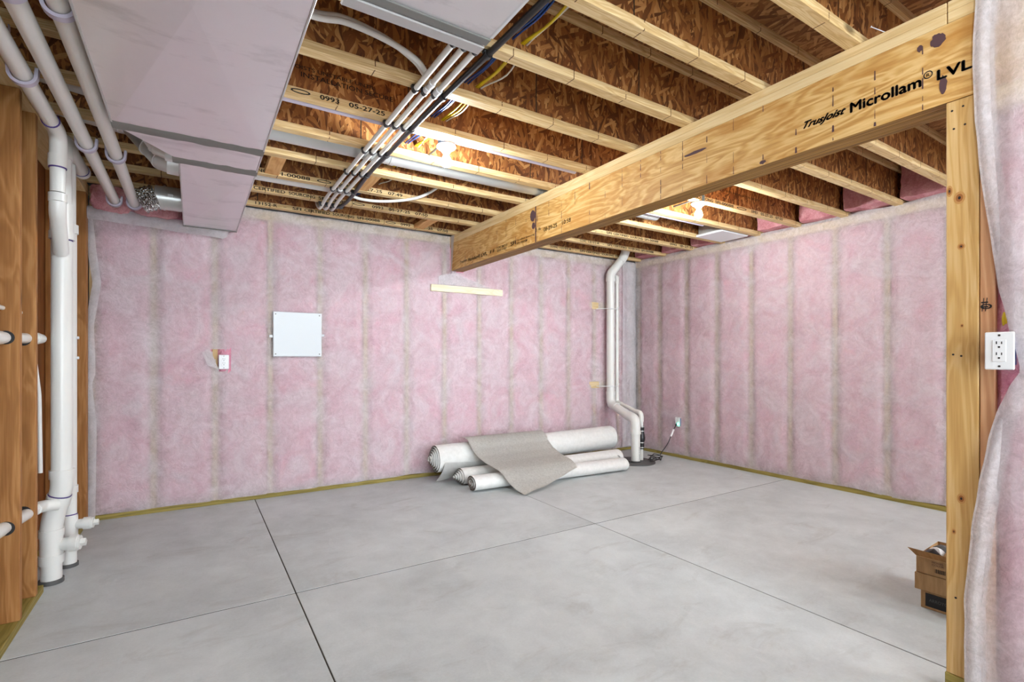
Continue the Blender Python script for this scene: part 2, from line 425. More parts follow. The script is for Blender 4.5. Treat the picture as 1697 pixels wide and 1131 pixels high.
def backing(name, a, b, mat): return struct(bxo(name, a, b, mat, None, 0))

# back wall
bst = [-.62] + [.558 + SP * (i - 2) for i in range(12)] + [4.62, 4.87]
Lb = [(0, -.636), (.7, -.628), (1.0, -.655), (1.075, -.634), (1.424, -.644), (1.733, -.602), (1.95, -.628), (2.27, -.655), (2.6, -.655)]
def interp(t, L):
    for (a, p), (b, q) in zip(L, L[1:]):
        if t <= b: return p + (q - p) * max(0.0, (t - a) / (b - a))
    return L[-1][1]
Tb = [(-.7, 2.275), (-.45, 2.27), (-.08, 2.25), (.22, 2.25), (.31, 2.452), (6, 2.452)]
def net_back(root):
    def f(u, v):
        s = -.66 + u * (4.925 + .66); z = .036 + .012 * nz(s * 3, 0, 1) + v * (interp(s, Tb) - .036)
        if u < .02: s = interp(z, Lb) + u * .6
        e = .006 * nz(s * 8, z * 5, 2) if u < .004 else 0
        return (s, D - .001 - bulge(s, z, bst, 3.0) - max(0, e) - (.006 if z > 2.2 and s < .3 else 0), z)
    def hole(p): return (.115 < p.x < .262 and 1.085 < p.z < 1.262 and p.x > .12 + (1.262 - p.z) * .33) or (p.z > 2.088 and BX - .004 < p.x < BX + .139)
    new('netting', grid(f, 260, 110, hole), 'net', root, 60)
    # folded-over head of the netting beside the duct and at the left corner
    def g(u, v):
        s = -.655 + u * .98; z = interp(s, Tb) - .035 - .05 * max(0, s + .05) + (v - .5) * (.095 + .03 * nz(s * 6, 1, 1))
        return (s, D - .05 - .03 * math.sin(v * PI) - .012 * abs(nz(s * 9, v * 2, 4)), z)
    new('netting_fold', grid(g, 40, 8), 'net_fold', root, 60)
    def g2(u, v):
        z = .03 + v * 2.25; s = interp(z, Lb) + (u - .3) * .05
        return (s, D - .012 - .006 * math.sin(u * PI) - .004 * nz(z * 7, u, 6), z)
    new('netting_fold', grid(g2, 4, 80), 'net_fold', root, 60)
    def g5(u, v):
        z = .05 + v * 2.385; s = 4.66 + u * .262
        return (s, D - .026 - .012 * math.sin(u * 9 + z * .7) - .01 * nz(s * 6, z * 3, 8), z)
    new('netting_fold', grid(g5, 12, 60), 'net_fold', root, 60)
    # flap pulled back from the outlet
    bm = bmesh.new(); vs = [bm.verts.new(p) for p in ((.06, D - .03, 1.24), (.115, D - .026, 1.268), (.175, D - .024, 1.098), (.10, D - .034, 1.13))]
    bm.faces.new(vs); new('netting_flap', bm, 'net_fold', root)
    # blocking behind the netting and cloth round the pocket of the beam
    bxo('blocking', (2.02, D - .034, 1.868), (2.86, D - .004, 1.936), 'cream', root)
    bxo('blocking', (4.12, D - .012, 1.80), (4.62, D + .03, 1.885), 'plate_x', root)
    bxo('blocking', (4.12, D - .012, .82), (4.62, D + .03, .90), 'plate_x', root)
    def g3(u, v): return (BX - .004 - .03 * (1 - v) * (u), D - .01 - u * .085 - .01 * nz(u * 3, v * 6, 2), 2.05 + v * .40)
    new('netting_fold', grid(g3, 5, 12), 'net_fold', root, 60)
    def g4(u, v): return (BX - .15 + u * .62, D - .034 - .022 * (1 - v) * math.sin(u * PI), 1.94 + v * .13 * (1 - abs(u - .25) / .76))
    new('netting_fold', grid(g4, 12, 4), 'net', root, 60)
wb = wall('wall_back', lambda s, o, z: (s, D - o, z), -.64, 4.99, bst, 3.0, 'X', net_back, 'back stud wall with pink insulation under white netting')
backing('wall_foundation_back', (-1.2, D + .105, 0), (5.2, D + .3, ZS), 'concrete_wall')
# loose pink wool above the sagging netting
def wool_lump(name, a, b, parent, seed, amp=.03, mat='wool_raw', n=14):
    a, b = Vector(a), Vector(b); bm = bmesh.new()
    bmesh.ops.create_cube(bm, size=1.0); bmesh.ops.subdivide_edges(bm, edges=bm.edges[:], cuts=n, use_grid_fill=True)
    for v in bm.verts:
        p = Vector([a[i] + (v.co[i] + .5) * (b[i] - a[i]) for i in range(3)])
        c = v.co * 2; q = p * 7
        d = noise.noise_vector(q + Vector((seed, 0, 0))) * amp + noise.noise_vector(q * 3 + Vector((0, seed, 0))) * amp * .5
        v.co = p + d - Vector([c[i] * .2 * amp * (abs(c[0]) + abs(c[1]) + abs(c[2]) - 1) for i in range(3)])
    return new(name, bm, mat, parent, 60)
rt = Vector(wb.location)
for i, (x0, x1) in enumerate([(-.62, -.38), (-.37, -.08), (-.07, .2)]):
    o = wool_lump('loose_insulation', (x0, D - .095, 2.262), (x1, D - .01, 2.43), wb, i * 3.3, .036); o.matrix_parent_inverse = Matrix.Translation(rt).inverted()

# right wall
rst = [REAR + .05 + i * SP for i in range(0)] + [4.32 - SP * i for i in range(19)][::-1] + [4.66]
def net_right(root):
    def f(u, v):
        s = -1.0 + u * (D - .02 + 1.0); z = .038 + .012 * nz(s * 3, 5, 1) + v * (2.462 - .038)
        return (W - .001 - bulge(s, z, rst, 11.0) - (.012 if v > .975 else 0), s, z)
    new('netting', grid(f, 230, 100), 'net', root, 60)
wr = wall('wall_right', lambda s, o, z: (W - o, s, z), REAR, D - .006, rst, 11.0, 'Y', net_right, 'right stud wall with pink insulation under white netting')
backing('wall_foundation_right', (W + .105, REAR, 0), (W + .3, D + .105, ZS), 'concrete_wall')

# near partition at the right of the camera: its last studs stand open beside the netting
pst = [.573] + [.573 - .30 - SP * i for i in range(9)]
pst = pst[::-1]
Pb = [(0, .627), (.352, .627), (.478, .619), (.647, .603), (.772, .588), (.916, .565), (1.018, .543), (1.098, .511), (1.147, .483), (1.292, .511), (1.412, .540), (1.573, .558), (1.8, .585), (1.987, .600), (2.193, .606), (2.392, .599), (2.6, .60)]
def net_near(root):
    def f(u, v):
        z = .05 + v * 2.40; s1 = interp(z, Pb) + .004 * nz(z * 9, 0, 2); s = REAR + (s1 - REAR) * (1 - (1 - u) ** 2)
        e = max(0.0, 1 - (s1 - s) / .12)
        return (BX - .004 - bulge(s, z, pst, 21.0) * 1.5 - e * (.010 + .012 * abs(nz(z * 2.1, 3, 3))), s, z)
    new('netting', grid(f, 90, 110), 'net', root, 60)
    def g(u, v):
        z = .05 + v * 2.40; s1 = interp(z, Pb) + .004 * nz(z * 9, 0, 2); s = s1 - u * .055
        return (BX - .012 - .022 * math.sin(PI * min(1, u * 1.3)) * .5 - .012 * abs(nz(z * 2.1, 3, 3)), s, z)
    new('netting_fold', grid(g, 5, 110), 'net', root, 60)
wn = wall('wall_near', lambda s, o, z: (BX - o, s, z), REAR, .5525, pst, 21.0, 'Y', net_near, 'near partition of open studs and pink insulation under loose white netting', top=BZ, no_stud=(.573,))
backing('wall_near_sheathing', (BX + .092, REAR, 0), (BX + .105, .60, BZ), 'drywall')

# left wall: bare studs with drain pipes running through them
wl = struct(empty('wall_left', (LX, 2.0, 0)), 'left wall of bare studs with drain pipes')
LD = .14
for y0, y1 in ((REAR, 3.43), (3.86, D - .002)):
    bxo('bottom_plate', (LX - LD, y0, 0), (LX, y1, .038), 'treated_y', wl)
bxo('top_plate', (LX - LD, REAR, ZJ - .038), (LX, D - .002, ZJ), 'plate_y', wl)
bxo('top_plate', (LX - LD, REAR, ZJ - .076), (LX, D - .002, ZJ - .0385), 'plate_y', wl)
for y in (3.03, 3.295, 4.235, 4.645, 4.69, 2.62, 2.215, 1.81, 1.4, 1.0, .6, .2, -.2, -.6, -1.0, -1.4, -1.8, -2.2, -2.6):
    bxo('stud', (LX - LD, y - .019, .038), (LX, y + .019, ZJ - .076), 'stud', wl)
bxo('sheathing', (LX - LD - .014, REAR, 0), (LX - LD - .001, D - .002, ZJ), 'stud_dark', wl)
adopt(wl)

# ------------------------------------------------------------------ ceiling: subfloor panels on I-joists
ce = struct(bxo('ceiling', (-1.2, REAR, ZS + .020), (5.2, 5.0, ZS + .06), 'drywall', None, 0), 'wooden subfloor sheathing carried by the joists')
px = [-1.2, 1.05, 3.49, 5.2]
for j, y in enumerate([REAR + 1.22 * i for i in range(7)]):
    for a, b in zip(px, px[1:]):
        off = .6 * (j % 2)
        bxo('subfloor_panel', (max(-1.2, a - off * (a > -1)), y + .002, ZS), (min(5.2, b - off * (b < 5) - .004), min(5.0, y + 1.218), ZS + .019), 'osb_floor', ce, 0)
JL, JR = -1.15, W + .12
JG = 'ceiling joists'
JLAB = 'wooden I-joist with OSB web and pale flanges running across the ceiling'
joists = {}
ORD = ['first', 'second', 'third', 'fourth', 'fifth', 'sixth', 'seventh', 'eighth', 'ninth', 'tenth', 'eleventh', 'twelfth', 'thirteenth', 'fourteenth']
for kx in range(-3, 10):
    yf = 1.008 + SP * kx; yc = yf - .029
    j = tag(empty('floor_joist', (JL, yc, ZJ)), '%s wooden I-joist out from the back wall, OSB web between pale flanges' % ORD[9 - kx], 'joist', JG); joists[kx] = j
    bm = bmesh.new(); box(bm, (JL, yc - .029, ZJ), (JR, yc + .029, ZJ + .038), .0015); new('bottom_flange', bm, 'flange', j)
    bm = bmesh.new(); box(bm, (JL, yc - .029, ZS - .038), (JR, yc + .029, ZS - .0005), .0015); new('top_flange', bm, 'flange', j)
    x = JL; cuts = {2: 1.885, 3: 1.543, 4: 2.204, 5: .843}.get(kx, .9 + (kx * .53) % 1.0)
    cs = sorted([JL, JR] + [cuts + 1.22 * m for m in range(-3, 5) if JL + .1 < cuts + 1.22 * m < JR - .1])
    for a, b in zip(cs, cs[1:]):
        bm = bmesh.new(); box(bm, (a + .0035, yc - .005, ZJ + .036), (b - .0035, yc + .005, ZS - .036)); new('web_panel', bm, 'osb_web', j)
    for a in cs[1:-1]: bxo('web_joint', (a - .004, yc - .0042, ZJ + .037), (a + .004, yc + .0042, ZS - .037), 'joint', j, 0)
    adopt(j)
# print on the joists
def jprint(kx, body, x0, x1, h=.024, z=ZJ + .007):
    y = 1.008 + SP * kx - .0585
    per = (x1 - x0) / len(body); i = 0
    for wd in body.split(' '):
        if wd:
            o = text('printed_lettering', wd, (x0 + i * per, y, z + (h * .35 if wd == '-' else 0)), (1, 0, 0), (0, 0, 1), len(wd) * per, h * (.12 if wd == '-' else 1), joists[kx], bold=.024)
            o.matrix_parent_inverse = Matrix.Translation(joists[kx].location).inverted()
        i += len(wd) + 1
def joval(kx, x0, x1):
    y = 1.008 + SP * kx - .0585; bm = bmesh.new(); n = 20
    for s, t in ((1.0, .72),):
        A = [bm.verts.new(((x0 + x1) / 2 + math.cos(2 * PI * i / n) * (x1 - x0) / 2, y, ZJ + .019 + math.sin(2 * PI * i / n) * .011)) for i in range(n)]
        B = [bm.verts.new(((x0 + x1) / 2 + math.cos(2 * PI * i / n) * (x1 - x0) / 2 * .8, y, ZJ + .019 + math.sin(2 * PI * i / n) * .006)) for i in range(n)]
        for i in range(n): bm.faces.new((A[i], A[(i + 1) % n], B[(i + 1) % n], B[i]))
    o = new('printed_mark', bm, 'ink', joists[kx]); o.matrix_parent_inverse = Matrix.Translation(joists[kx].location).inverted()
T1, T2 = 'CCMC 13152-R  -  SFI CERTIFIED SOURCING SFI-00088', '0993  05-27-25  07:50'
jprint(9, '13152-R  -  SFI CERTIFIED SOURCING SFI-00088', .431, 1.467); joval(9, 1.52, 1.62); jprint(9, T2, 1.668, 2.158)
jprint(8, 'CERTIFIED SOURCING SFI-00088', .381, 1.06); joval(8, 1.11, 1.21); jprint(8, T2, 1.271, 1.772)
jprint(7, 'SOURCING SFI-00088', .21, .705); joval(7, .75, .85); jprint(7, '0993  05-27-25  07:49', .9, 1.388)
joval(4, .39, .48); jprint(4, '0993  05-27-25', .523, .847)
jprint(4, 'SOURCING SFI-00088', 3.35, 3.83); joval(4, 3.88, 4.02); jprint(4, T2, 4.089, 4.577)
jprint(7, '-  SFI CERTIFIED SOURCING SFI-00088', 3.465, 4.301); jprint(7, '0993  05-27-25', 4.487, 4.88)
jprint(8, T1, 3.531, 4.678); jprint(9, T1, 3.45, 4.66)
def wprint(kx, body, x0, x1, z, h):
    y = 1.008 + SP * kx - .0345
    o = text('printed_lettering', body, (x0, y, z), (1, 0, 0), (0, 0, 1), x1 - x0, h, joists[kx], bold=.012)
    o.matrix_parent_inverse = Matrix.Translation(joists[kx].location).inverted()
wprint(4, 'JOISTS UNSTABLE UNTIL', .40, .80, ZJ + .135, .024); wprint(4, 'INSTALLATION SECURE', .44, .90, ZJ + .105, .024)
wprint(4, 'JOISTS UNSTABLE UNTIL INSTALLATION SECURE', 3.45, 4.25, ZJ + .13, .022)
# pink wool pushed into the joist bays against the right rim
for kx in range(-2, 9):
    y0 = 1.008 + SP * kx + .012; y1 = y0 + SP - .085
    o = wool_lump('bay_insulation', (W - .10 - .05 * ((kx * 7) % 3) / 2, y0, ZJ + .025), (W + .10, y1, ZS - .01), wr, kx * 2.7, .014, n=7)
    o.matrix_parent_inverse = Matrix.Translation(wr.location).inverted()
bxo('rim_board', (W + .121, REAR, ZJ), (W + .14, D + .1, ZS), 'osb_web', None, 0)
struct(bxo('wall_left_light_stop', (-1.2, REAR, 0), (-1.16, D + .1, ZS), 'stud_dark', None, 0), 'unseen boards added to keep light out beyond the left studs')  # out of view, added to stop world light leaking into the joist bays
struct(bpy.data.objects['rim_board'], 'rim board closing the joist bays')

# ------------------------------------------------------------------ laminated beam with its plates
bm_ = tag(empty('laminated_beam', (BX + .067, D, BZ)), 'long yellow laminated veneer beam with printed lettering crossing under the joists', 'beam')
ZP = 2.369
for i in range(3):
    bm = bmesh.new(); vs = box(bm, (BX + .0447 * i + .0003, REAR, BZ), (BX + .0447 * (i + 1) - .0003, D + .02, ZP), .001)
    for f in bm.faces: f.material_index = 1 if abs(f.normal.z) > .5 else 0
    bm.normal_update()
    for f in bm.faces: f.material_index = 1 if abs(f.normal.z) > .5 else 0
    new('ply', bm, ['veneer', 'veneer_edge'], bm_)
for z in (ZP, ZP + .038):
    for y0, y1 in ((REAR, .677), (.680, D + .02)):
        bxo('plate', (BX - .002, y0, z), (BX + .137, y1, z + .0375), 'plate_y', bm_)
FX = BX - .0012
def btext(body, y0, y1, z, h, **kw): return text('printed_lettering', body, (FX, y0, z), (0, -1, 0), (0, 0, 1), y0 - y1, h, bm_, **kw)
btext('TrusJoist', 1.175, 1.003, 2.178, .040, shear=.55, bold=.04)
btext('Microllam', .990, .752, 2.180, .042, bold=.035)
btext('LVL', .708, .610, 2.180, .038, bold=.035)
btext('R', .738, .728, 2.2085, .012, bold=.01)
bm = bmesh.new(); n = 20
A = [bm.verts.new((FX, .733 + math.cos(2 * PI * i / n) * .014, 2.2145 + math.sin(2 * PI * i / n) * .014)) for i in range(n)]
B = [bm.verts.new((FX, .733 + math.cos(2 * PI * i / n) * .0105, 2.2145 + math.sin(2 * PI * i / n) * .0105)) for i in range(n)]
for i in range(n): bm.faces.new((A[i], A[(i + 1) % n], B[(i + 1) % n], B[i]))
new('printed_mark', bm, 'ink', bm_)
btext('TrusJoist', 4.52, 4.36, 2.125, .034, shear=.35, bold=.012); btext('Microllam\u00ae', 4.34, 4.10, 2.125, .034, bold=.02)
btext('LVL', 4.08, 3.965, 2.125, .032, bold=.02); btext('# #', 3.92, 3.84, 2.125, .034, bold=.01)
btext('CCMC 08675-R', 3.80, 3.62, 2.142, .020, bold=.01); btext('ESR-1387', 3.79, 3.63, 2.118, .018, bold=.01)
btext('SFI', 3.57, 3.49, 2.128, .034, bold=.02); btext('Certified Sourcing', 3.48, 3.22, 2.146, .018, bold=.01); btext('SFI-00008', 3.48, 3.32, 2.122, .018, bold=.01)
btext('08-29-25', 3.10, 2.935, 2.150, .030, bold=.006); btext('10:58', 2.872, 2.775, 2.152, .030, bold=.006)
btext('5:16', 3.20, 3.14, 2.172, .026, bold=.006)
# scarf lines of the face veneer, glue stains
rnd = random.Random(5)
for i, y in enumerate([.597 + .1523 * q for q in range(0, 27)]):
    z = BZ + .004
    while z < ZP - .006:
        l = rnd.uniform(.01, .06); wdt = rnd.choice([.001, .0018, .0025, .0045 if rnd.random() < .35 else .0018])
        if rnd.random() < .62: blob('scarf_line', (FX + .0004, y, z), (0, 1, 0), (0, 0, 1), [(-wdt, 0), (wdt, 0), (wdt * .6, min(l, ZP - z)), (-wdt * .7, min(l, ZP - z))], bm_, 'ink_blue')
        z += l + rnd.uniform(.004, .03)
blob('scarf_line', (FX + .0002, 3.205, BZ), (0, 1, 0), (0, 0, 1), [(-.007, 0), (.007, 0), (.007, .279), (-.007, .279)], bm_, 'ink_blue')
def splash(y, z, w_, h_, seed, tail=0):
    blob('glue_stain', (FX + .0001, y, z), (0, -1, 0), (0, 0, 1), [(math.cos(2 * PI * i / 22) * w_ * (1 + .35 * nz(i * .6, seed, 0)) + tail * math.sin(2 * PI * i / 22), math.sin(2 * PI * i / 22) * h_ * (1 + .35 * nz(seed, i * .6, 1))) for i in range(22)], bm_, 'ink_blue')
splash(3.245, 2.305, .035, .045, 1); splash(3.235, 2.225, .022, .026, 2); splash(.705, 2.325, .022, .024, 3); splash(.757, 2.322, .009, .012, 4)
splash(.690, 2.158, .011, .032, 5); splash(1.735, 2.28, .07, .008, 6, tail=.002); splash(1.36, 2.105, .016, .008, 8)
nl = tubeo('nail', [(BX + .01, .862, ZP + .07), (BX - .035, .90, ZP + .10)], .002, 'galv', bm_, 8)
tubeo('nail_head', [(BX - .035, .90, ZP + .10), (BX - .0365, .9012, ZP + .101)], .0045, 'galv', nl, 10)
adopt(bm_)

# ------------------------------------------------------------------ post under the beam
po = tag(empty('support_post', (BX + .02, .637, .076)), 'pale knotty wooden post standing under the near end of the laminated beam', 'post')
pb = bxo('board', (BX, .594, .078), (BX + .0375, .682, BZ - .001), 'post', po, .003)
bxo('board', (BX + .038, .594, .078), (BX + .0755, .682, BZ - .001), 'post', po, .003)
for y, z in ((.665, 2.055), (.635, 2.06), (.66, 1.99), (.63, 1.995), (.662, 1.20), (.64, 1.195), (.655, .35), (.625, .42)):
    tubeo('nail_head', [(BX - .0012, y, z), (BX + .001, y, z)], .0035, 'slot', pb, 8)
for y, z, a, b in ((.645, 1.745, .016, .022), (.672, 1.775, .009, .02), (.640, 1.575, .011, .012), (.638, 1.30, .005, .007), (.640, .70, .012, .018), (.66, .58, .006, .01)):
    for q, m in ((1.0, 'knot_ring'), (.62, 'knot'), (.25, 'slot')):
        blob('knot', (BX - .0006 - .0002 * (1 - q), y, z), (0, 1, 0), (0, 0, 1), [(math.cos(2 * PI * i / 14) * a * q, math.sin(2 * PI * i / 14) * b * q) for i in range(14)][::-1], pb, m)
adopt(po)
st2 = tag(bxo('door_stud', (BX + .001, .553, .078), (BX + .089, .592, BZ - .001), 'stud_red', None, .003), 'reddish stud against the knotty post, with a pencil mark', 'stud')
text('pencil_mark', '#', (BX - .0002, .588, 1.345), (0, -1, 0), (0, 0, 1), .018, .045, st2, 'slot')
text('pencil_mark', 'o', (BX - .0004, .590, 1.352), (0, -1, 0), (0, 0, 1), .030, .018, st2, 'slot')
tag(bxo('base_plate', (BX + .001, .554, .0), (BX + .088, .686, .0765), 'treated_y', None, .003), 'dark green treated plate under the knotty post', 'plate')

# ------------------------------------------------------------------ outlets and access panel
def outlet(name, c, nx, up, wd, hg, parts_label, cat, group=None, recept=True):
    """c centre on the wall, nx outward normal"""
    c, n = Vector(c), Vector(nx); r = Vector((0, 0, 1)).cross(n).normalized(); u = Vector((0, 0, 1))
    root = tag(empty(name, c), parts_label, cat, group)
    def bb(nm, a, b, d0, d1, mat, bev=.0015, par=None):
        bm = bmesh.new(); vs = box(bm, (a[0], a[1], d0), (b[0], b[1], d1), bev)
        for v in bm.verts: v.co = c + r * v.co.x + u * v.co.y + n * v.co.z
        bmesh.ops.recalc_face_normals(bm, faces=bm.faces[:]); return new(nm, bm, mat, par or root)
    cp = bb('cover_plate', (-wd / 2, -hg / 2), (wd / 2, hg / 2), 0, .006, 'white_plastic', .003)
    rc = bb('receptacle', (-wd * .23, -hg * .29), (wd * .23, hg * .29), .006, .008, 'white_plastic', .001)
    for s in (-1, 1):
        z = s * hg * .145 + .004
        bb('slot', (-.0075, z), (-.005, z + .009), .0081, .0085, 'slot', 0, rc); bb('slot', (.005, z), (.0075, z + .008), .0081, .0085, 'slot', 0, rc)
        bb('ground_hole', (-.0025, z - .012), (.0025, z - .007), .0081, .0085, 'slot', 0, rc)
        bb('screw', (-.003, s * hg * .41 - .003), (.003, s * hg * .41 + .003), .006, .0068, 'steel_screw', .001, cp)
    return adopt(root)
outlet('power_outlet', (BX - .047, .530, 1.211), (-1, 0, 0), None, .072, .122, 'large white outlet hanging in its box beside the reddish stud', 'outlet')
bxo_ = bxo('outlet_box', (BX - .046, .50, 1.165), (BX + .02, .552, 1.255), 'blue_cable'); tag(bxo_, 'blue junction box behind the large white outlet', 'junction box')
for i, (c_, d) in enumerate((('yellow_cable', 0), ('yellow_cable', .012))):
    tag(tubeo('electric_cable', spline([(BX + .03, .525 - d, 1.258), (BX + .0, .532 - d * .5, 1.31), (BX + .012, .527 - d, 1.38), (BX + .03, .53 - d, 1.6), (BX + .03, .532, 2.05)]), .005, c_, None, 8), 'yellow cable rising from the blue junction box', 'cable', 'yellow cables at the junction box')
o1 = outlet('power_outlet', (.212, D - .024, 1.158), (0, -1, 0), None, .072, .116, 'white outlet set in a torn hole of the netting', 'outlet')
tag(bxo('outlet_box', (.18, D - .022, 1.112), (.245, D + .05, 1.21), 'blue_cable'), 'junction box behind the outlet in the torn netting', 'junction box')
outlet('power_outlet', (W - .032, 4.01, .43), (-1, 0, 0), None, .072, .116, 'white outlet low on the right wall with a green plug light', 'outlet')
tag(bxo('outlet_box', (W - .028, 3.98, .385), (W + .03, 4.045, .475), 'blue_cable'), 'junction box behind the outlet with the plug light', 'junction box')
pn = tag(empty('access_panel', (.77, D - .03, 1.39)), 'square white metal access panel screwed to the back wall', 'panel')
cv = bxo('cover', (.574, D - .042, 1.203), (.969, D - .028, 1.588), 'enamel', pn, .004)
bxo('can', (.59, D - .029, 1.22), (.953, D + .05, 1.572), 'enamel', pn, .003)
for x in (.594, .949):
    for z in (1.225, 1.566): tubeo('screw', [(x, D - .044, z), (x, D - .0415, z)], .0055, 'steel_screw', cv, 10)
for x0, x1, z in ((.545, .575, 1.376), (.968, .992, 1.392)): bxo('mounting_tab', (x0, D - .034, z - .011), (x1, D - .030, z + .011), 'enamel', pn)
adopt(pn)

# ------------------------------------------------------------------ ducts
DZ, DT = 2.215, 2.432
du = tag(empty('supply_duct', (0, 2.0, DZ)), 'large grey sheet metal supply duct that narrows towards the back wall', 'duct')
XL, XR, XN = -.298, .296, -.06; Y1, Y2, Y3 = 2.80, 3.12, 4.625
def panelled(nm, outline, apex_dz, parent, mat='duct'):
    """duct run with a cross-broken underside; outline = near-left, near-right, far-right, far-left in plan"""
    bm = bmesh.new(); lo = [bm.verts.new((x, y, DZ)) for x, y in outline]; hi = [bm.verts.new((x, y, DT)) for x, y in outline]
    c = bm.verts.new((sum(x for x, y in outline) / 4, sum(y for x, y in outline) / 4, DZ - apex_dz))
    for i in range(4):
        bm.faces.new((lo[i], lo[(i + 1) % 4], c)); bm.faces.new((lo[i], lo[(i + 1) % 4], hi[(i + 1) % 4], hi[i]))
    bm.faces.new(hi); bmesh.ops.recalc_face_normals(bm, faces=bm.faces[:]); return new(nm, bm, mat, parent)
panelled('trunk', [(XL, .62), (XR, .62), (XR, Y1), (XL, Y1)], .022, du)
panelled('trunk', [(XL, -1.6), (XR, -1.6), (XR, .61), (XL, .61)], .022, du)
panelled('reducer', [(XL, Y1), (XR, Y1), (XR, Y2), (XN, Y2)], .002, du)
panelled('trunk', [(XN, Y2), (XR, Y2), (XR, Y3), (XN, Y3)], .016, du)
def strip(nm, pts, wd, th, mat, parent):
    """irregular smear of mastic along a seam"""
    a, b = Vector(pts[0]), Vector(pts[1]); n = 26; bm = bmesh.new(); L = (b - a); side = Vector((-L.y, L.x, 0)).normalized(); R = []
    for i in range(n + 1):
        t = i / n; p = a + L * t; w0 = wd * (.5 + .16 * nz(t * 9, wd, a.y)); w1 = wd * (.5 + .16 * nz(t * 9, 4, a.y))
        R.append([bm.verts.new(p + side * w0), bm.verts.new(p + side * w0 * .6 - Vector((0, 0, th))), bm.verts.new(p - side * w1 * .6 - Vector((0, 0, th))), bm.verts.new(p - side * w1)])
    for A, B in zip(R, R[1:]):
        for i in range(3): bm.faces.new((A[i], A[i + 1], B[i + 1], B[i]))
    bmesh.ops.recalc_face_normals(bm, faces=bm.faces[:]); return new(nm, bm, mat, parent, 60)
strip('seam_mastic', [(XL - .004, Y1, DZ + .001), (XR + .004, Y1, DZ + .001)], .095, .006, 'mastic', du)
strip('seam_mastic', [(XN - .03, Y2 + .01, DZ + .001), (XR + .006, Y2 + .01, DZ + .001)], .10, .006, 'mastic', du)
bxo('end_cap', (XN - .006, Y3, DZ - .006), (XR + .006, Y3 + .022, DT), 'mastic', du, .002)
for x, ya, yb in ((XL, -1.6, Y1), (XR, -1.6, Y3), (XN, Y2, Y3)): bxo('corner_seam', (x - .0035, ya, DZ - .004), (x + .0035, yb, DZ + .006), 'galv', du, .001)
adopt(du)
d2 = tag(empty('return_duct', (.63, .6, 2.30)), 'pale sheet metal duct end hanging over the white tubes', 'duct')
Z2a, Z2b, E2 = 2.300, 2.412, 1.605
bxo('body', (.395, -1.6, Z2a), (.872, E2, Z2b), 'duct', d2, .002)
bxo('end_flange', (.388, E2 - .085, Z2a - .006), (.879, E2 - .045, Z2a + .001), 'mastic', d2, .003)
bxo('end_flange', (.388, E2 - .04, Z2a - .008), (.879, E2 + .012, Z2a + .001), 'galv', d2, .004)
bxo('drive_cleat', (.868, -1.6, Z2a - .004), (.882, E2 - .09, Z2a + .02), 'white_plastic', d2, .003)
adopt(d2)
# round branch ducts
def ring(bm, p, q, r, th=.004, l=.02):
    p, q = Vector(p), Vector(q); d = (q - p).normalized(); tube(bm, [p - d * l / 2, p + d * l / 2], r + th, 20)
def branch(y, y2, lab):
    b = tag(empty('branch_duct', (XN - .1, y, DZ + .1)), lab, 'duct', 'round branch ducts at the reducer')
    p0, p1, p2 = Vector((XN - .004, y, DZ + .085)), Vector((XN - .075, y, DZ + .09)), Vector((XN - .235, y2, ZJ + .075))
    p3 = Vector((XN - .62, y2, ZJ + .12))
    tubeo('collar', [p0, p0 + (p1 - p0) * .8], .066, 'silver', b, 20)
    tubeo('elbow', [p0 + (p1 - p0) * .6, p1, p1 + (p2 - p1) * .45], .062, 'silver', b, 20)
    tubeo('elbow', [p1 + (p2 - p1) * .40, p2, p2 + (p3 - p2) * .15], .060, 'silver', b, 20)
    tubeo('pipe', [p2 + (p3 - p2) * .1, p3], .058, 'silver', b, 20)
    for t in (.05, .42): bm = bmesh.new(); ring(bm, p1 + (p2 - p1) * t, p2, .063, .003, .012); new('bead', bm, 'silver', b, 40)
    return adopt(b)
branch(3.235, 3.205, 'silver round branch duct angling up from the reducer of the supply duct')
branch(3.46, 3.60, 'silver round branch duct rising behind the angled one')
bd = tag(empty('flexible_duct', (XN - .1, 4.25, DZ)), 'silver branch duct ending in crumpled foil hose near the back wall', 'duct')
tubeo('collar', [(XN - .003, 4.24, DZ + .085), (XN - .16, 4.24, DZ + .085)], .080, 'galv', bd, 24)
tubeo('bead', [(XN - .10, 4.24, DZ + .085), (XN - .112, 4.24, DZ + .085)], .084, 'galv', bd, 24)
pts = [Vector((XN - .15 - .012 * i, 4.24 + .0005 * i * i * .5, DZ + .085 - .005 * i)) for i in range(8)]
tubeo('foil_hose', pts, [.082 + .012 * ((i % 2) - .5) + .008 * nz(i * .9, 0, 3) for i in range(8)], 'foil', bd, 30, 20)
bxo('printed_label', (XN - .085, 4.157, DZ + .075), (XN - .055, 4.160, DZ + .095), 'white_plastic', bd, 0)
adopt(bd)
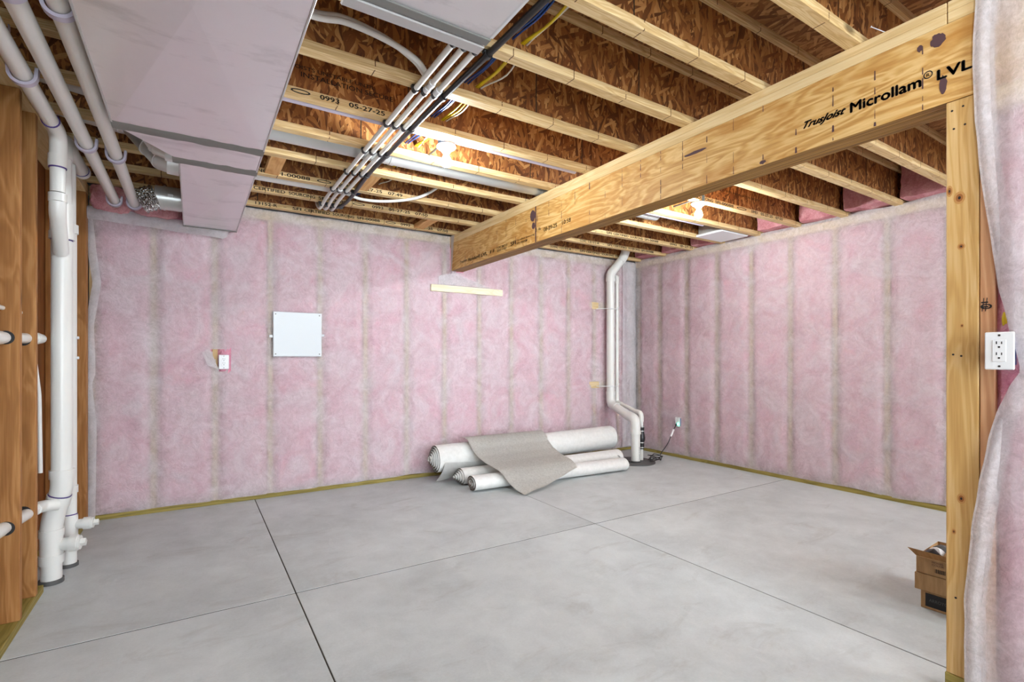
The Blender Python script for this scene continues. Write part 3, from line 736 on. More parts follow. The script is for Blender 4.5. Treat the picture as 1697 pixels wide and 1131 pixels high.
# ducts and pipes inside the joist bays (they run along the joists)
def bayrun(name, y, z, r, x0, x1, mat, lab, cat):
    o = tag(empty(name, (x0, y, z)), lab, cat); tubeo('pipe', [(x0, y, z), (x1, y, z)], r, mat, o, 24)
    x = x0 + .75
    while x < x1: tubeo('coupling', [(x, y, z), (x + .03, y, z)], r + .003, mat, o, 24); x += 1.2
    return adopt(o)
bayrun('round_duct', 1.008 + SP * 5 + .165, 2.532, .075, .33, 3.6, 'galv', 'long grey round duct lying in the joist bay above the tube bundle', 'duct')
bayrun('round_duct', 1.008 + SP * 7 + .16, 2.515, .05, .33, 1.05, 'pex', 'pale pipe lying in the joist bay near the back wall', 'pipe')
tag(tubeo('conduit', [(-.2, 1.008 + SP * 4 + .036, ZJ + .022), (2.2, 1.008 + SP * 4 + .036, ZJ + .022)], .021, 'hanger', None, 14), 'thin lilac grey conduit tucked along the joist above the left lamp', 'conduit')
tag(tubeo('conduit', [(2.6, 1.008 + SP * 5 + .036, ZJ + .022), (4.1, 1.008 + SP * 5 + .036, ZJ + .022)], .021, 'hanger', None, 14), 'thin lilac grey conduit tucked along the joist beyond the beam', 'conduit')
rg = tag(empty('register_boot', (4.6, 3.25, ZJ)), 'white register boot set between the joists beside the right wall', 'duct boot')
bxo('boot', (4.42, 3.09, ZJ + .02), (4.80, 3.37, ZJ + .20), 'galv', rg, .004)
bxo('register_face', (4.40, 3.07, ZJ - .002), (4.82, 3.385, ZJ + .02), 'white_plastic', rg, .004)
adopt(rg)
for x0, x1, kx, lab in ((.41, .50, 6, 'wood block nailed between the joists beside the supply duct'), (1.02, 1.11, 6, 'wood block between the joists beside the black cable'), (1.80, 1.90, 8, 'wood block between the last joists left of the beam'), (2.9, 3.0, 8, 'wood block between the last joists right of the beam')):
    y0 = 1.008 + SP * kx + .001
    tag(bxo('wood_block', (x0, y0, ZJ + .002), (x1, y0 + SP - .060, ZJ + .040), 'block'), lab, 'wood block')

# ------------------------------------------------------------------ lamps
def lamp(x, y, lab, bulb='bulb'):
    l = tag(empty('bulb_lamp', (x, y, ZJ)), lab, 'lamp', 'bare bulb lamps')
    tubeo('junction_box', [(x, y, ZJ + .045), (x, y, ZJ - .004)], .052, 'box_blue', l, 8)
    tubeo('bracket', [(x, y - .05, ZJ + .03), (x, y + .25, ZJ + .03)], .007, 'steel_screw', l, 6)
    lh = tubeo('lampholder', [(x, y, ZJ - .004), (x, y, ZJ - .012), (x, y, ZJ - .02), (x, y, ZJ - .034), (x, y, ZJ - .046)], [.056, .058, .05, .03, .022], 'porcelain', l, 24)
    tubeo('bulb_neck', [(x, y, ZJ - .046), (x, y, ZJ - .066)], [.015, .019], 'porcelain', lh, 16)
    tubeo('bulb', [(x, y, ZJ - .066), (x, y, ZJ - .078), (x, y, ZJ - .09), (x, y, ZJ - .105), (x, y, ZJ - .118), (x, y, ZJ - .126), (x, y, ZJ - .129)], [.019, .025, .0295, .031, .027, .017, .004], bulb, l, 20)
    return adopt(l)
lamp(1.262, 2.715, 'bare lit bulb in a white lampholder beside the tube bundle', 'bulb_left')
lamp(3.44, 2.62, 'bare lit bulb in a white lampholder beyond the beam', 'bulb_right')
lamp(1.36, .12, 'bare lit bulb in a white lampholder nearer than the return duct', 'bulb_dim')
lamp(1.30, -1.9, 'added fill bulb in a white lampholder at the rear of the basement')  # unseen lamp, added as fill light from behind the camera
lamp(3.5, -.9, 'added fill bulb in a white lampholder behind the near partition')  # also added out of view, fills the space right of the partition

# ------------------------------------------------------------------ tube bundle under the joists
ZT = 2.429
TG = 'water tubes under the joists'
cl = bmesh.new()
for i in range(12):
    a = PI * i / 11 + PI
clip_me = None
def clip(parent, x, y, r):
    global clip_me
    if clip_me is None:
        bm = bmesh.new(); tube(bm, [(0, -.011, 0), (0, .011, 0)], .0165, 16); box(bm, (-.02, -.011, .004), (.02, .011, .0165), .002)
        t = new('clip', bm, 'black_plastic', None, 50); clip_me = t.data; bpy.data.objects.remove(t)
    o = bpy.data.objects.new('clip', clip_me); C.objects.link(o); o.location = (x, y, ZT - .001); o.scale = (r / .0125, 1, 1); o.parent = parent; return o
cy = [1.008 + SP * k_ - .029 for k_ in range(1, 10)]
for i, x in enumerate((.866, .913, .963)):
    t = tag(empty('water_tube', (x, 1.0, ZT)), ['white water tube of the bundle farthest from the black cable', 'middle white water tube of the bundle under the joists', 'white water tube of the bundle next to the black cable'][i], 'tube', TG)
    pts = [(x, -1.5, ZT), (x, 1.5, ZT), (x, 3.6, ZT), (x + .004, 4.05, ZT), (x + .02, 4.35, ZT), (x + .02, 4.46, ZT + .05), (x + .02, 4.5, ZT + .09)]
    tubeo('tube', spline(pts, 6), .0125, 'pex', t, 12)
    for y in cy[1:-1]: clip(t, x, y, .0125)
    if i > 0:
        for y in ((2.17, 2.12, 3.80) if i == 1 else (2.20, 2.16, 3.84)):
            tubeo('connector', [(x, y - .014, ZT), (x, y + .014, ZT)], .0165, 'white_plastic', t, 12)
    adopt(t)
t = tag(empty('black_cable', (1.0, 1.0, ZT)), 'thick black cable strapped beside the white water tubes', 'cable')
tubeo('sheath', spline([(1.035, -1.5, ZT), (1.032, 1.0, ZT), (1.024, 1.6, ZT), (1.008, 2.1, ZT), (.999, 2.6, ZT), (1.0, 3.0, ZT), (1.0, 3.4, ZT), (1.03, 3.95, ZT), (1.02, 4.2, ZT), (.99, 4.4, ZT + .03)], 6), .0135, 'black_plastic', t, 12)
for y, x in zip(cy[:-1], (1.030, 1.018, 1.005, 1.0, 1.0, 1.0, 1.018, 1.025)): clip(t, x, y, .0135)
adopt(t)
for dy, dz, n_ in ((0, 0, 'upper'), (-.03, -.034, 'lower')):
    tag(tubeo('water_tube', spline([(.10, 2.06 + dy, 2.53 + dz), (.392, 2.09 + dy, 2.548 + dz), (.52, 2.10 + dy, 2.575 + dz), (.69, 2.10 + dy, 2.552 + dz * .8), (.82, 2.105 + dy, 2.503 + dz * .4), (.88, 2.12 + dy * .6, 2.462 + dz * .1)], 8), .0125, 'pex', None, 12), 'white tube curving across the joist bay next to the supply duct, %s of two' % n_, 'tube', TG)
tag(tubeo('water_tube', spline([(1.0, 3.97, ZT + .03), (1.12, 3.93, ZT - .004), (1.30, 3.86, ZT - .006), (1.5, 3.76, ZT + .03), (1.62, 3.66, ZT + .10), (1.66, 3.56, ZT + .16)], 8), .011, 'pex', None, 12), 'white tube sagging below the joists behind the left lamp', 'tube', TG)
# cables running through holes in the webs
for i in range(4):
    x = 1.118 + .009 * i; z0 = 2.531 + .008 * (i % 2)
    pts = []
    for k_ in range(0, 9):
        y = 1.008 + SP * k_ - .029; pts += [(x, y, z0), (x + .006 * math.sin(i + k_), y + SP / 2, z0 - .018 - .012 * nz(i, k_, 1))]
    tag(tubeo('electric_cable', spline(pts, 5), .0042, 'blue_cable', None, 8), 'blue cable threaded through the joist webs beside the tubes', 'cable', 'blue cables through the joists')
for i, (mat, x, nm) in enumerate((('yellow_cable', 1.182, 'yellow'), ('yellow_cable', 1.192, 'yellow'), ('white_cable', 1.208, 'white'))):
    pts = []
    for k_ in range(0, 7 if i < 2 else 8):
        y = 1.008 + SP * k_ - .029; pts += [(x, y, 2.528), (x + (.03 if i == 2 else .008) * math.sin(i * 2 + k_ * 1.7), y + SP / 2, 2.528 - .02 - .01 * nz(i, k_, 7))]
    tag(tubeo('electric_cable', spline(pts, 5), .0052 if i < 2 else .004, mat, None, 8), '%s cable threaded through the joist webs right of the blue ones' % nm, 'cable', '%s cables through the joists' % nm)
for kx, x0, x1 in ((6, .25, 1.2), (7, .2, 1.0)):
    y = 1.008 + SP * kx + .05
    for i in range(2):
        tag(tubeo('electric_cable', spline([(x0, y + .012 * i, 2.50), (x0 + .3, y + .012 * i, 2.485 - .006 * i), (x0 + .65, y + .012 * i, 2.50), (x1, y + .012 * i, 2.53)], 6), .0045, 'blue_cable', None, 8), 'blue cable lying along the joist bay near the back wall', 'cable', 'blue cables along the joist bays')

# ------------------------------------------------------------------ drain pipes under the ceiling at the left
ZPp = 2.272
hang_me = None
def hanger(parent, x, y, z, r):
    bm = bmesh.new(); n = 16
    pts = [(x - r - .006, y, z + .055)] + [(x + math.cos(a) * (r + .004), y, z + math.sin(a) * (r + .004)) for a in [PI + PI * i / n for i in range(n + 1)]] + [(x + r + .006, y, z + .03)]
    for (a, b) in zip(pts, pts[1:]):
        pass
    P = [Vector(p) for p in pts]; R = []
    for i, p in enumerate(P):
        d = (P[min(i + 1, len(P) - 1)] - P[max(i - 1, 0)]).normalized(); nn = Vector((d.z, 0, -d.x))
        if nn.dot(p - Vector((x, y, z))) < 0: nn = -nn
        R.append([bm.verts.new(p + Vector((0, s * .014, 0)) + nn * q) for s, q in ((-1, 0), (1, 0), (1, .011), (-1, .011))])
    for A, B in zip(R, R[1:]):
        for i in range(4): bm.faces.new((A[i], A[(i + 1) % 4], B[(i + 1) % 4], B[i]))
    bm.faces.new(R[0]); bm.faces.new(R[-1][::-1]); bmesh.ops.recalc_face_normals(bm, faces=bm.faces[:])
    h = new('hanger', bm, 'hanger', parent, 50)
    st = bxo('strap', (x - r - .010, y - .008, z + .04), (x - r - .006, y + .008, ZJ + .0), 'hanger', h, 0)
    return h
def drain(name, x, y0, y1, r, hs, lab, mat='pipe_gray', z=ZPp):
    o = tag(empty(name, (x, y1, z)), lab, 'pipe'); tubeo('pipe', [(x, y0, z), (x, y1, z)], r, mat, o, 20)
    for y in hs: hanger(o, x, y, z, r)
    return o
p2 = drain('drain_pipe', -.455, -1.5, 4.42, .030, (2.02, 3.30, 4.37), 'white drain pipe in hooked hangers left of the one along the duct')
tubeo('end_cap', [(-.455, 4.40, ZPp), (-.455, 4.435, ZPp), (-.455, 4.44, ZPp)], [.034, .034, .030], 'pipe_gray', p2, 18); adopt(p2)
p3 = drain('drain_pipe', -.347, -1.5, 4.42, .030, (2.05, 3.40, 4.39), 'white drain pipe in hooked hangers along the supply duct')
tubeo('end_cap', [(-.347, 4.40, ZPp), (-.347, 4.435, ZPp), (-.347, 4.44, ZPp)], [.034, .034, .030], 'pipe_gray', p3, 18); adopt(p3)
# branch that comes along the left wall and drops into the stack
SX, SY = -.585, 3.52
p1 = drain('drain_pipe', -.548, -1.5, 3.10, .030, (2.62, 1.4), 'white drain pipe along the bare studs, dropping into the front stack')
tubeo('elbow', bend([(-.548, 3.06, ZPp), (-.548, 3.23, ZPp), (-.553, 3.235, ZPp - .15)], .07, 8), .034, 'pipe_gray', p1, 18)
tubeo('primer_ring', [(-.548, 3.058, ZPp), (-.548, 3.064, ZPp)], .0345, 'primer', p1, 18)
tubeo('coupling', [(-.553, 3.235, ZPp - .10), (-.553, 3.235, ZPp - .16)], .037, 'pipe_gray', p1, 18)
tubeo('primer_ring', [(-.553, 3.235, ZPp - .16), (-.553, 3.235, ZPp - .166)], .0345, 'primer', p1, 18)
tubeo('pipe', [(-.553, 3.235, ZPp - .14), (-.553, 3.235, 1.99)], .030, 'white_pvc', p1, 18)
tubeo('coupling', [(-.553, 3.235, 1.985), (-.553, 3.235, 1.945)], .036, 'white_pvc', p1, 18)
tubeo('elbow', bend([(-.553, 3.235, 1.95), (-.556, 3.245, 1.90), (SX + .006, SY - .05, 1.74)], .05), .033, 'white_pvc', p1, 18)
adopt(p1)
# front stack
s1 = tag(empty('drain_stack', (-.63, 3.55, 0)), 'thick white drain stack with offset elbows and a cleanout plug', 'pipe')
R3 = .0445
tubeo('pipe', [(SX, SY, 1.83), (SX, SY, .585)], R3, 'white_pvc', s1, 24)
tubeo('wye', [(SX, SY, 2.0), (SX, SY, 1.83)], R3 + .005, 'white_pvc', s1, 24)
tubeo('coupling', [(SX, SY, 1.855), (SX, SY, 1.815)], R3 + .009, 'white_pvc', s1, 24)
tubeo('primer_ring', [(SX, SY, 1.814), (SX, SY, 1.808)], R3 + .001, 'primer', s1, 24)
tubeo('pipe', [(SX, SY, 2.0), (SX, SY, 2.27)], R3 - .004, 'white_pvc', s1, 24)
tubeo('elbow', bend([(SX, SY, 2.24), (SX, SY, 2.34), (SX, SY + .16, 2.355)], .07, 8), R3, 'pipe_gray', s1, 24)
tubeo('pipe', [(SX, SY + .14, 2.355), (SX, 4.05, 2.35)], R3 - .006, 'pipe_gray', s1, 24)
tubeo('primer_ring', [(SX, 4.045, 2.35), (SX, 4.052, 2.35)], R3 - .003, 'primer', s1, 24)
tubeo('coupling', [(SX, 4.05, 2.35), (SX, 4.09, 2.35)], R3, 'pipe_gray', s1, 24)
LXs, LYs = -.632, 3.55
tubeo('coupling', [(SX, SY, .60), (SX, SY, .555)], R3 + .008, 'white_pvc', s1, 24)
tubeo('elbow', bend([(SX, SY, .57), (SX, SY, .50), (SX - .015, SY + .01, .45)], .05), R3 + .003, 'white_pvc', s1, 24)
d_ = Vector((LXs + .006 - SX, LYs - SY, -.16)).normalized(); q0 = Vector((SX - .012, SY + .008, .455))
tubeo('coupling', [q0 - d_ * .01, q0 + d_ * .045], R3 + .008, 'white_pvc', s1, 24)
tubeo('primer_ring', [q0 - d_ * .016, q0 - d_ * .011], R3 + .005, 'primer', s1, 24)
tubeo('elbow', bend([q0, q0 + d_ * .10, (LXs, LYs, .30), (LXs, LYs, .25)], .05), R3 + .003, 'white_pvc', s1, 24)
tubeo('coupling', [(LXs, LYs, .285), (LXs, LYs, .245)], R3 + .008, 'white_pvc', s1, 24)
tubeo('cleanout_tee', [(LXs, LYs, .25), (LXs, LYs, .14)], R3 + .004, 'white_pvc', s1, 24)
tubeo('coupling', [(LXs, LYs, .15), (LXs, LYs, .105)], R3 + .009, 'white_pvc', s1, 24)
tubeo('pipe', [(LXs, LYs, .11), (LXs, LYs, .0)], R3, 'white_pvc', s1, 24)
tubeo('floor_sleeve', [(LXs, LYs, .001), (LXs, LYs, .022)], R3 + .008, 'lid', s1, 24)
def cleanout(parent, c, r, dirv):
    c, dv = Vector(c), Vector(dirv).normalized()
    hb = tubeo('cleanout_hub', [c, c + dv * .055, c + dv * .056, c + dv * .09], [r * .8, r * .95, r * 1.15, r * 1.15], 'white_pvc', parent, 20)
    tubeo('cleanout_plug', [c + dv * .09, c + dv * .102], r * 1.0, 'white_pvc', hb, 18)
    tubeo('plug_square', [c + dv * .102, c + dv * .125], r * .55, 'white_pvc', hb, 4, 20)
cleanout(s1, (LXs + .02, LYs, .195), .037, (1, -.12, 0))
adopt(s1)
s2 = tag(empty('drain_stack', (-.60, 3.775, 0)), 'thinner white drain stack standing behind the front one', 'pipe')
X2, Y2_ = -.598, 3.78; r2 = .036
tubeo('pipe', [(X2, Y2_, 0), (X2, Y2_, .16)], r2, 'white_pvc', s2, 20)
tubeo('cleanout_tee', [(X2, Y2_, .15), (X2, Y2_, .29)], r2 + .005, 'white_pvc', s2, 20)
tubeo('primer_ring', [(X2, Y2_, .295), (X2, Y2_, .30)], r2 + .002, 'primer', s2, 20)
tubeo('pipe', [(X2, Y2_, .29), (X2, Y2_, 1.95)], r2, 'white_pvc', s2, 20)
tubeo('coupling', [(X2, Y2_, .42), (X2, Y2_, .46)], r2 + .006, 'white_pvc', s2, 20)
tubeo('coupling', [(X2, Y2_, 1.90), (X2, Y2_, 1.95)], r2 + .007, 'white_pvc', s2, 20)
tubeo('pipe', [(X2, Y2_, 1.95), (X2, Y2_, 2.295)], r2 - .004, 'white_pvc', s2, 20)
for z in (1.19, 1.305): tubeo('clip', [(X2 + .034, Y2_ - .01, z), (X2 + .046, Y2_ - .01, z)], .008, 'white_plastic', s2, 6)
tubeo('floor_sleeve', [(X2, Y2_, .001), (X2, Y2_, .02)], r2 + .008, 'lid', s2, 20)
cleanout(s2, (X2 + .01, Y2_, .235), .030, (1, -.1, 0)); adopt(s2)
# pipes through the bare studs
PX = LX - .055
a1 = tag(empty('branch_drain', (PX, 2.9, .45)), 'white drain pipe at the frame edge with branches through the bare studs', 'pipe')
tubeo('pipe', [(PX - .012, 2.885, 1.23), (PX - .012, 2.885, .52)], .025, 'white_pvc', a1, 18)
tubeo('elbow', bend([(PX - .012, 2.885, 1.20), (PX - .012, 2.885, 1.275), (PX, 2.98, 1.275)], .04), .029, 'white_pvc', a1, 18)
tubeo('pipe', [(PX, 2.95, 1.275), (PX + .03, 3.50, 1.288)], .025, 'white_pvc', a1, 18)
tubeo('coupling', [(PX + .022, 3.39, 1.287), (PX + .026, 3.44, 1.288)], .030, 'white_pvc', a1, 18)
tubeo('coupling', [(PX - .012, 2.885, .56), (PX - .012, 2.885, .50)], .031, 'white_pvc', a1, 18)
tubeo('elbow', bend([(PX - .012, 2.885, .53), (PX - .012, 2.885, .455), (PX, 2.97, .455)], .04), .030, 'white_pvc', a1, 18)
tubeo('pipe', [(PX, 2.95, .455), (PX + .03, 3.40, .435)], .026, 'white_pvc', a1, 18)
tubeo('elbow', bend([(PX + .03, 3.38, .435), (PX + .04, 3.46, .43), (SX - .01, SY - .03, .425)], .04), .030, 'white_pvc', a1, 18)
for y in (3.03, 3.295):
    for z, r in ((1.277, .030), (.449, .031)): tubeo('bored_hole', [(PX + .01, y - .0195, z), (PX + .01, y - .0192, z)], r, 'slot', a1, 20)
adopt(a1)
tag(tubeo('supply_pipe', bend([(PX, 2.7, 1.405), (PX, 3.44, 1.405), (PX + .005, 3.45, 1.30), (PX + .03, 3.47, 1.0), (PX + .035, 3.47, .6)], .03), .010, 'white_pvc', None, 12), 'thin white water pipe through the bare studs', 'pipe')
# dust washed round the stacks
# ------------------------------------------------------------------ sump in the far corner
lid = tag(empty('sump_lid', (4.27, 4.10, 0)), 'dark round sump lid on the floor under the discharge pipes', 'sump lid')
tubeo('disc', [(4.27, 4.12, 0), (4.27, 4.12, .012), (4.27, 4.12, .018)], [.235, .235, .215], 'lid', lid, 40)
tubeo('hub', [(4.23, 4.08, .016), (4.23, 4.08, .026)], .075, 'black_plastic', lid, 24); adopt(lid)
sp = tag(empty('discharge_pipe', (4.245, 4.08, .03)), 'thick white discharge pipe rising from the sump to the joists', 'pipe')
AX, AY, BXs, BYs, r4 = 4.372, 4.615, 4.245, 4.075, .050
tubeo('pipe', [(BXs, BYs, .027), (BXs, BYs, .40)], r4, 'white_pvc', sp, 22)
tubeo('elbow', bend([(BXs, BYs, .36), (BXs, BYs, .50), (BXs + .035, BYs + .15, .52)], .09, 8), r4 + .004, 'white_pvc', sp, 22)
tubeo('coupling', [(BXs, BYs, .33), (BXs, BYs, .37)], r4 + .009, 'white_pvc', sp, 22)
tubeo('pipe', [(BXs + .03, BYs + .13, .515), (AX - .03, AY - .12, .60)], r4, 'white_pvc', sp, 22)
tubeo('elbow', bend([(AX - .035, AY - .15, .595), (AX, AY, .62), (AX, AY, .78)], .09, 8), r4 + .004, 'white_pvc', sp, 22)
tubeo('coupling', [(AX, AY, .74), (AX, AY, .78)], r4 + .009, 'white_pvc', sp, 22)
tubeo('pipe', [(AX, AY, .75), (AX, AY, 2.2)], r4, 'white_pvc', sp, 22)
tubeo('coupling', [(AX, AY, 2.14), (AX, AY, 2.18)], r4 + .008, 'white_pvc', sp, 22)
tubeo('elbow', bend([(AX, AY, 2.16), (AX, AY, 2.24), (AX + .07, AY - .03, 2.33)], .06), r4 + .004, 'white_pvc', sp, 22)
tubeo('pipe', [(AX + .05, AY - .02, 2.30), (AX + .14, AY - .055, 2.425)], r4, 'white_pvc', sp, 22)
tubeo('elbow', bend([(AX + .12, AY - .05, 2.395), (AX + .165, AY - .065, 2.46), (AX + .165, AY - .11, 2.56)], .05), r4 + .004, 'white_pvc', sp, 22)
for z in (1.0, 1.45, 1.75): text('printed_lettering', 'PVC 1120', (AX + .026, AY - .044, z), (0, 0, 1), (-.86, -.5, 0), .12, .012, sp, 'ink')
text('printed_lettering', 'PVC 1120', (BXs + .012, BYs - .0495, .05), (0, 0, 1), (-1, -.2, 0), .14, .012, sp, 'ink')
adopt(sp)
vp = tag(empty('pump_pipe', (4.36, 4.12, .03)), 'thin white pump pipe with black check valve beside the discharge pipe', 'pipe')
CX, CY, r5 = 4.352, 4.09, .022; EX, EY = 4.475, 4.61
tubeo('pipe', [(CX, CY, .02), (CX, CY, .17)], r5, 'white_pvc', vp, 16)
rcp = tubeo('rubber_coupling', [(CX, CY, .15), (CX, CY, .23)], r5 + .011, 'black_rubber', vp, 16)
tubeo('check_valve', [(CX, CY, .22), (CX, CY, .25), (CX, CY, .28), (CX, CY, .32), (CX, CY, .35)], [r5 + .008, r5 + .02, r5 + .022, r5 + .014, r5 + .008], 'black_plastic', vp, 16)
tubeo('rubber_coupling', [(CX, CY, .34), (CX, CY, .41)], r5 + .010, 'black_rubber', vp, 16)
for z in (.162, .218, .35, .40): tubeo('hose_clamp', [(CX, CY, z), (CX, CY, z + .01)], r5 + .0125, 'galv', rcp, 16)
tubeo('pipe', [(CX, CY, .40), (CX, CY, .48)], r5, 'white_pvc', vp, 16)
tubeo('elbow', bend([(CX, CY, .46), (CX, CY, .56), (CX + .03, CY + .12, .568)], .06, 8), r5 + .005, 'white_pvc', vp, 16)
tubeo('pipe', bend([(CX + .02, CY + .09, .566), (EX - .01, EY - .07, .63)], .02), r5, 'pipe_gray', vp, 16)
tubeo('elbow', bend([(EX - .015, EY - .09, .628), (EX, EY, .64), (EX, EY, .74)], .05), r5 + .005, 'white_pvc', vp, 16)
tubeo('pipe', [(EX, EY, .70), (EX, EY, 2.16)], r5, 'white_pvc', vp, 16)
tubeo('elbow', bend([(EX, EY, 2.12), (EX, EY, 2.21), (EX, EY + .055, 2.21)], .03), r5 + .005, 'white_pvc', vp, 16)
adopt(vp)
for z, lab in ((1.80, 'upper wire strap holding the two pipes to the back wall'), (.845, 'lower wire strap holding the two pipes to the back wall')):
    sb = tag(empty('pipe_strap', (4.4, 4.67, z)), lab, 'strap')
    tubeo('band', bend([(4.22, D - .03, z), (4.30, 4.56, z), (4.44, 4.56, z), (4.50, 4.598, z + .03), (4.56, D - .03, z + .02)], .02), .005, 'white_plastic', sb, 8)
    adopt(sb)
cb = tag(empty('pump_cable', (4.4, 4.0, .02)), 'black cable coiled beside the sump pipes and plugged into the outlet', 'cable')
pts = [(4.41, 4.04, .03)]
for i in range(26):
    a = i * .62; rr = .075 + .02 * math.sin(i * 1.3); pts.append((4.44 + math.cos(a) * rr * 1.05, 3.955 + math.sin(a) * rr, .03 + .0022 * i + .012 * math.sin(i * 2.1)))
pts += [(4.53, 3.99, .07), (4.62, 4.02, .10), (4.72, 4.02, .19), (4.79, 4.02, .30), (4.835, 4.015, .37), (4.87, 4.01, .405)]
tubeo('cord', spline(pts, 5), .0048, 'black_rubber', cb, 8)
tubeo('tag_sleeve', [(4.768, 4.018, .265), (4.815, 4.015, .345)], .011, 'white_plastic', cb, 8)
tubeo('plug', [(4.845, 4.01, .395), (4.872, 4.01, .408)], .012, 'black_rubber', cb, 10)
bm = bmesh.new(); bmesh.ops.create_uvsphere(bm, u_segments=10, v_segments=8, radius=.011, matrix=Matrix.Translation((4.866, 4.005, .405))); new('plug_light', bm, 'led', cb, 60)
adopt(cb)

# ------------------------------------------------------------------ carpet rolls
def spiral(r0, r1, turns, th, sx, sz, wob, seed, start=0.0):
    n = int(turns * 26); P = []
    for i in range(n + 1):
        a = start - 2 * PI * turns * (1 - i / n); r = r0 + (r1 - r0) * i / n
        r *= 1 + wob * nz(a * .35, seed, 0)
        P.append((math.cos(a) * r * sx, math.sin(a) * r * sz))
    return P
def roll(name, A, B, prof, th, parent, nseg=10, tele=0.0, edge=0):
    """extrude a strip profile (y,z) from A to B: white backing outside, pile inside"""
    A, B = Vector(A), Vector(B); ax = (B - A); side = Vector((-ax.y, ax.x, 0)).normalized(); up = Vector((0, 0, 1))
    bm = bmesh.new(); n = len(prof); rows = []
    def nrm(i):
        (y0, z0), (y1, z1) = prof[max(i - 1, 0)], prof[min(i + 1, n - 1)]; d = Vector((y1 - y0, z1 - z0)); d.normalize(); return Vector((d.y, -d.x))
    for j in range(nseg + 1):
        t = j / nseg; o = A + ax * t; row = []
        for i, (y, z) in enumerate(prof):
            m = nrm(i); q = o - ax.normalized() * tele * (1 - i / n) * max(0, 1 - 2 * t)
            row.append((bm.verts.new(q + side * y + up * z), bm.verts.new(q + side * (y - m.x * th) + up * (z - m.y * th))))
        rows.append(row)
    for R0, R1 in zip(rows, rows[1:]):
        for i in range(n - 1):
            f = bm.faces.new((R0[i][0], R0[i + 1][0], R1[i + 1][0], R1[i][0])); f.material_index = 0
            f = bm.faces.new((R0[i][1], R1[i][1], R1[i + 1][1], R0[i + 1][1])); f.material_index = 1
        for i in (0, n - 1):
            f = bm.faces.new((R0[i][0], R1[i][0], R1[i][1], R0[i][1])); f.material_index = 1
    for R in (rows[0], rows[-1]):
        for i in range(n - 1):
            f = bm.faces.new((R[i][0], R[i + 1][0], R[i + 1][1], R[i][1])); f.material_index = edge
    return new(name, bm, ['carpet_back', 'carpet_pile', 'carpet_edge'], parent, 50)
CG = 'rolls of carpet on the floor'
BR, BC = .138, Vector((0, 4.435, .238))
r1_ = tag(empty('carpet_roll', (3.0, 4.435, 0)), 'thick pale carpet roll lying on top with a loose beige sheet draped over the others', 'carpet roll', CG)
A, B = (1.965, 4.47, .228), (4.16, 4.40, .268)
roll('rolled_carpet', A, B, spiral(.022, BR, 6.3, .011, 1, 1, .03, 1, start=-.3), .0065, r1_, tele=.075, edge=2)
# loose end hanging to the floor behind the lower rolls
def tail(u, v):
    a = Vector((2.0 + u * .46, 4.335 - .012 * u, .205 - .03 * u)); b = Vector((1.955 + u * .53, 4.445 - .12 * u, .012 + .13 * u ** 1.3))
    p = a.lerp(b, v); return (p.x, p.y - .035 * math.sin(v * PI) * (1 - u), p.z)
tb = grid(tail, 14, 8); bmesh.ops.solidify(tb, geom=tb.faces[:], thickness=.008); new('loose_end', tb, 'carpet_back', r1_, 60)
# draped sheet, pile side up
prof = []
c_ = Vector((4.435, .25)); rr = BR + .012
for i in range(13): a = math.radians(118 - 98 * i / 12); prof.append(Vector((c_.x - math.cos(a) * rr * -1 * -1, c_.y + math.sin(a) * rr)))
prof = [Vector((c_.x - math.cos(math.radians(62 + 98 * i / 12)) * -rr, c_.y + math.sin(math.radians(62 + 98 * i / 12)) * rr)) for i in range(13)]
prof += [Vector((4.20, .235)), Vector((4.07, .19)), Vector((3.96, .172)), Vector((3.90, .160)), Vector((3.84, .13)), Vector((3.77, .075)), Vector((3.69, .035)), Vector((3.60, .014)), Vector((3.50, .012))]
cum = [0]
for a, b in zip(prof, prof[1:]): cum.append(cum[-1] + (b - a).length)
def along(s):
    for i in range(len(cum) - 1):
        if s <= cum[i + 1]: return prof[i].lerp(prof[i + 1], (s - cum[i]) / (cum[i + 1] - cum[i]))
    return prof[-1]
TOT = cum[-1]
def drape(u, v):
    L = (TOT - .09) * (1 - u) + (TOT - .33) * u
    p = along(v * L); x = 2.235 + .915 * u + v * (.17 * (1 - u) + .02 * u) - .05 * math.sin(v * PI) * (1 - u) * .4
    return (x, p.x - .036 * u * (1 - v) + .01 * nz(u * 3, v * 3, 1), p.y + .012 * (1 - v) + .008 * nz(u * 4, v * 4, 5) * v + .02 * u * v + .014 * (1 - abs(2 * v - 1)))
db = grid(drape, 30, 46); bmesh.ops.solidify(db, geom=db.faces[:], thickness=-.009)
o = new('draped_sheet', db, 'carpet_pile', r1_, 60); adopt(r1_)
r2_ = tag(empty('carpet_roll', (3.0, 4.22, 0)), 'middle carpet roll squeezed between the thick one and the front one', 'carpet roll', CG)
roll('rolled_carpet', (2.13, 4.25, .084), (4.02, 4.13, .098), spiral(.014, .092, 5.2, .009, 1.16, .88, .06, 4, start=-.2), .006, r2_, tele=.08, edge=2); adopt(r2_)
def fl_end(u, v): return (3.93 + .14 * u, 4.18 - .17 * v - .03 * u, .165 - .11 * v * (.4 + .6 * u) - .05 * u)
tb = grid(fl_end, 5, 6); bmesh.ops.solidify(tb, geom=tb.faces[:], thickness=.006); o = new('loose_end', tb, 'carpet_back', r2_, 60); o.matrix_parent_inverse = Matrix.Translation(r2_.location).inverted()
r3_ = tag(empty('carpet_roll', (3.0, 3.93, 0)), 'slim flattened carpet roll lying at the front with a wide curled end', 'carpet roll', CG)
roll('rolled_carpet', (2.10, 3.985, .078), (3.86, 3.885, .073), spiral(.026, .080, 2.35, .012, 1.30, .92, .05, 9, start=-1.2), .013, r3_, tele=.015, edge=2); adopt(r3_)

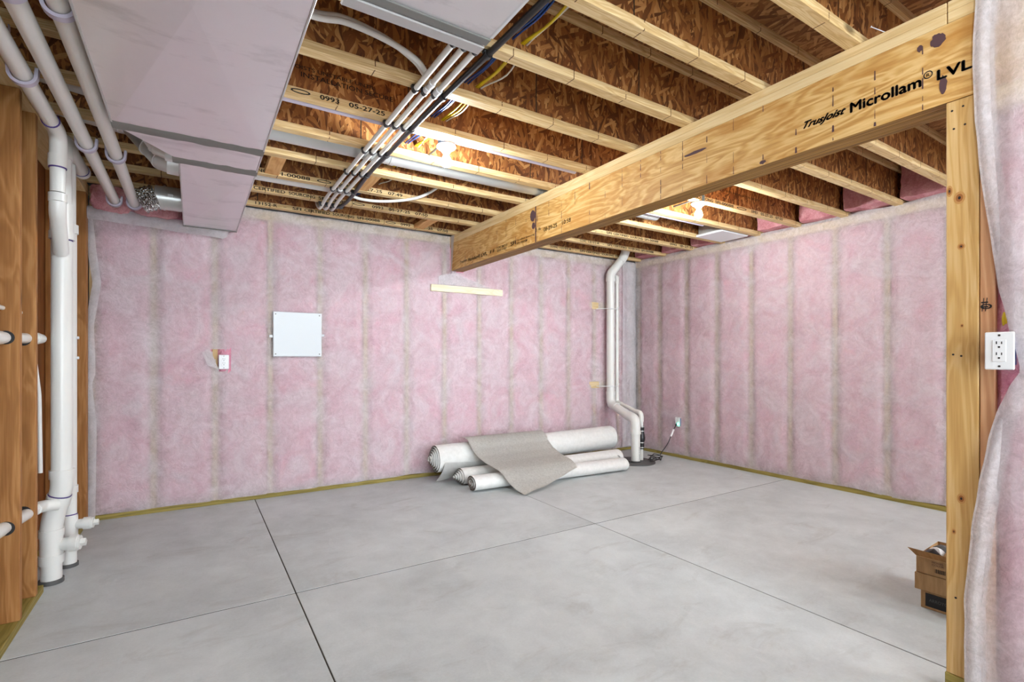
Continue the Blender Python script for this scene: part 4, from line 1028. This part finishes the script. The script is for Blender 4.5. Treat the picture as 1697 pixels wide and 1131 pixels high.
# ------------------------------------------------------------------ cardboard boxes behind the post
BG = 'boxes behind the post'
def carton(x0, y0, z0, lx, ly, lz, rot, lab, label=None, opened=False):
    b = tag(empty('cardboard_box', (x0, y0, z0)), lab, 'box', BG)
    bm = bmesh.new(); box(bm, (0, -ly, .001), (lx, 0, lz), .002)
    if opened:
        for f in [f for f in bm.faces if f.normal.z > .9 and f.calc_area() > .01]: bm.faces.remove(f)
    body = new('body', bm, 'cardboard', b)
    if opened:
        for (pts) in (((0, 0, lz), (0, -ly, lz), (-.045, -ly - .0, lz + .035), (-.05, .02, lz + .045)),):
            bm = bmesh.new(); f = bm.faces.new([bm.verts.new(p) for p in pts]); bmesh.ops.solidify(bm, geom=[f], thickness=.003); new('flap', bm, 'cardboard', b)
        for i in range(9):
            bm = bmesh.new(); bmesh.ops.create_icosphere(bm, subdivisions=2, radius=.035)
            for v in bm.verts: v.co *= 1 + .4 * nz(v.co.x * 30, v.co.y * 30, i)
            o = new('crumpled_paper', bm, ['black_plastic', 'white_plastic', 'lid', 'cardboard'][i % 4], b, 30); o.location = (.05 + .06 * (i % 3), -.05 - .07 * (i // 3), lz - .005)
    if label == 'dark':
        o = bxo('printed_label', (-.0012, -.115, lz * .16), (.0, -.018, lz * .9), 'slot', b, 0)
        text('printed_lettering', 'ARROYO', (-.002, -.032, lz * .46), (0, -1, 0), (0, 0, 1), .07, .014, b, 'lid')
    if label == 'print':
        text('printed_lettering', 'MODEL\nCOLOR', (-.001, -.06, lz * .62), (0, -1, 0), (0, 0, 1), .045, .020, b, 'ink_blue')
        for i in range(12): bxo('barcode_bar', (-.0008, -.072 - .0032 * i - .0012 * (i % 2) - .001, lz * .22), (.0, -.072 - .0032 * i, lz * .46), 'slot', b, 0)
    b.rotation_euler = (0, 0, math.radians(rot)); return b
carton(2.935, .985, 0, .34, .40, .084, 2, 'flat cardboard box with a black label at the bottom of the stack', 'dark')
carton(2.922, 1.005, .085, .34, .40, .080, 4, 'plain cardboard box in the middle of the stack')
carton(2.925, 1.0, .166, .32, .38, .078, 3, 'open cardboard box with raised flaps on top of the stack', 'print', True)
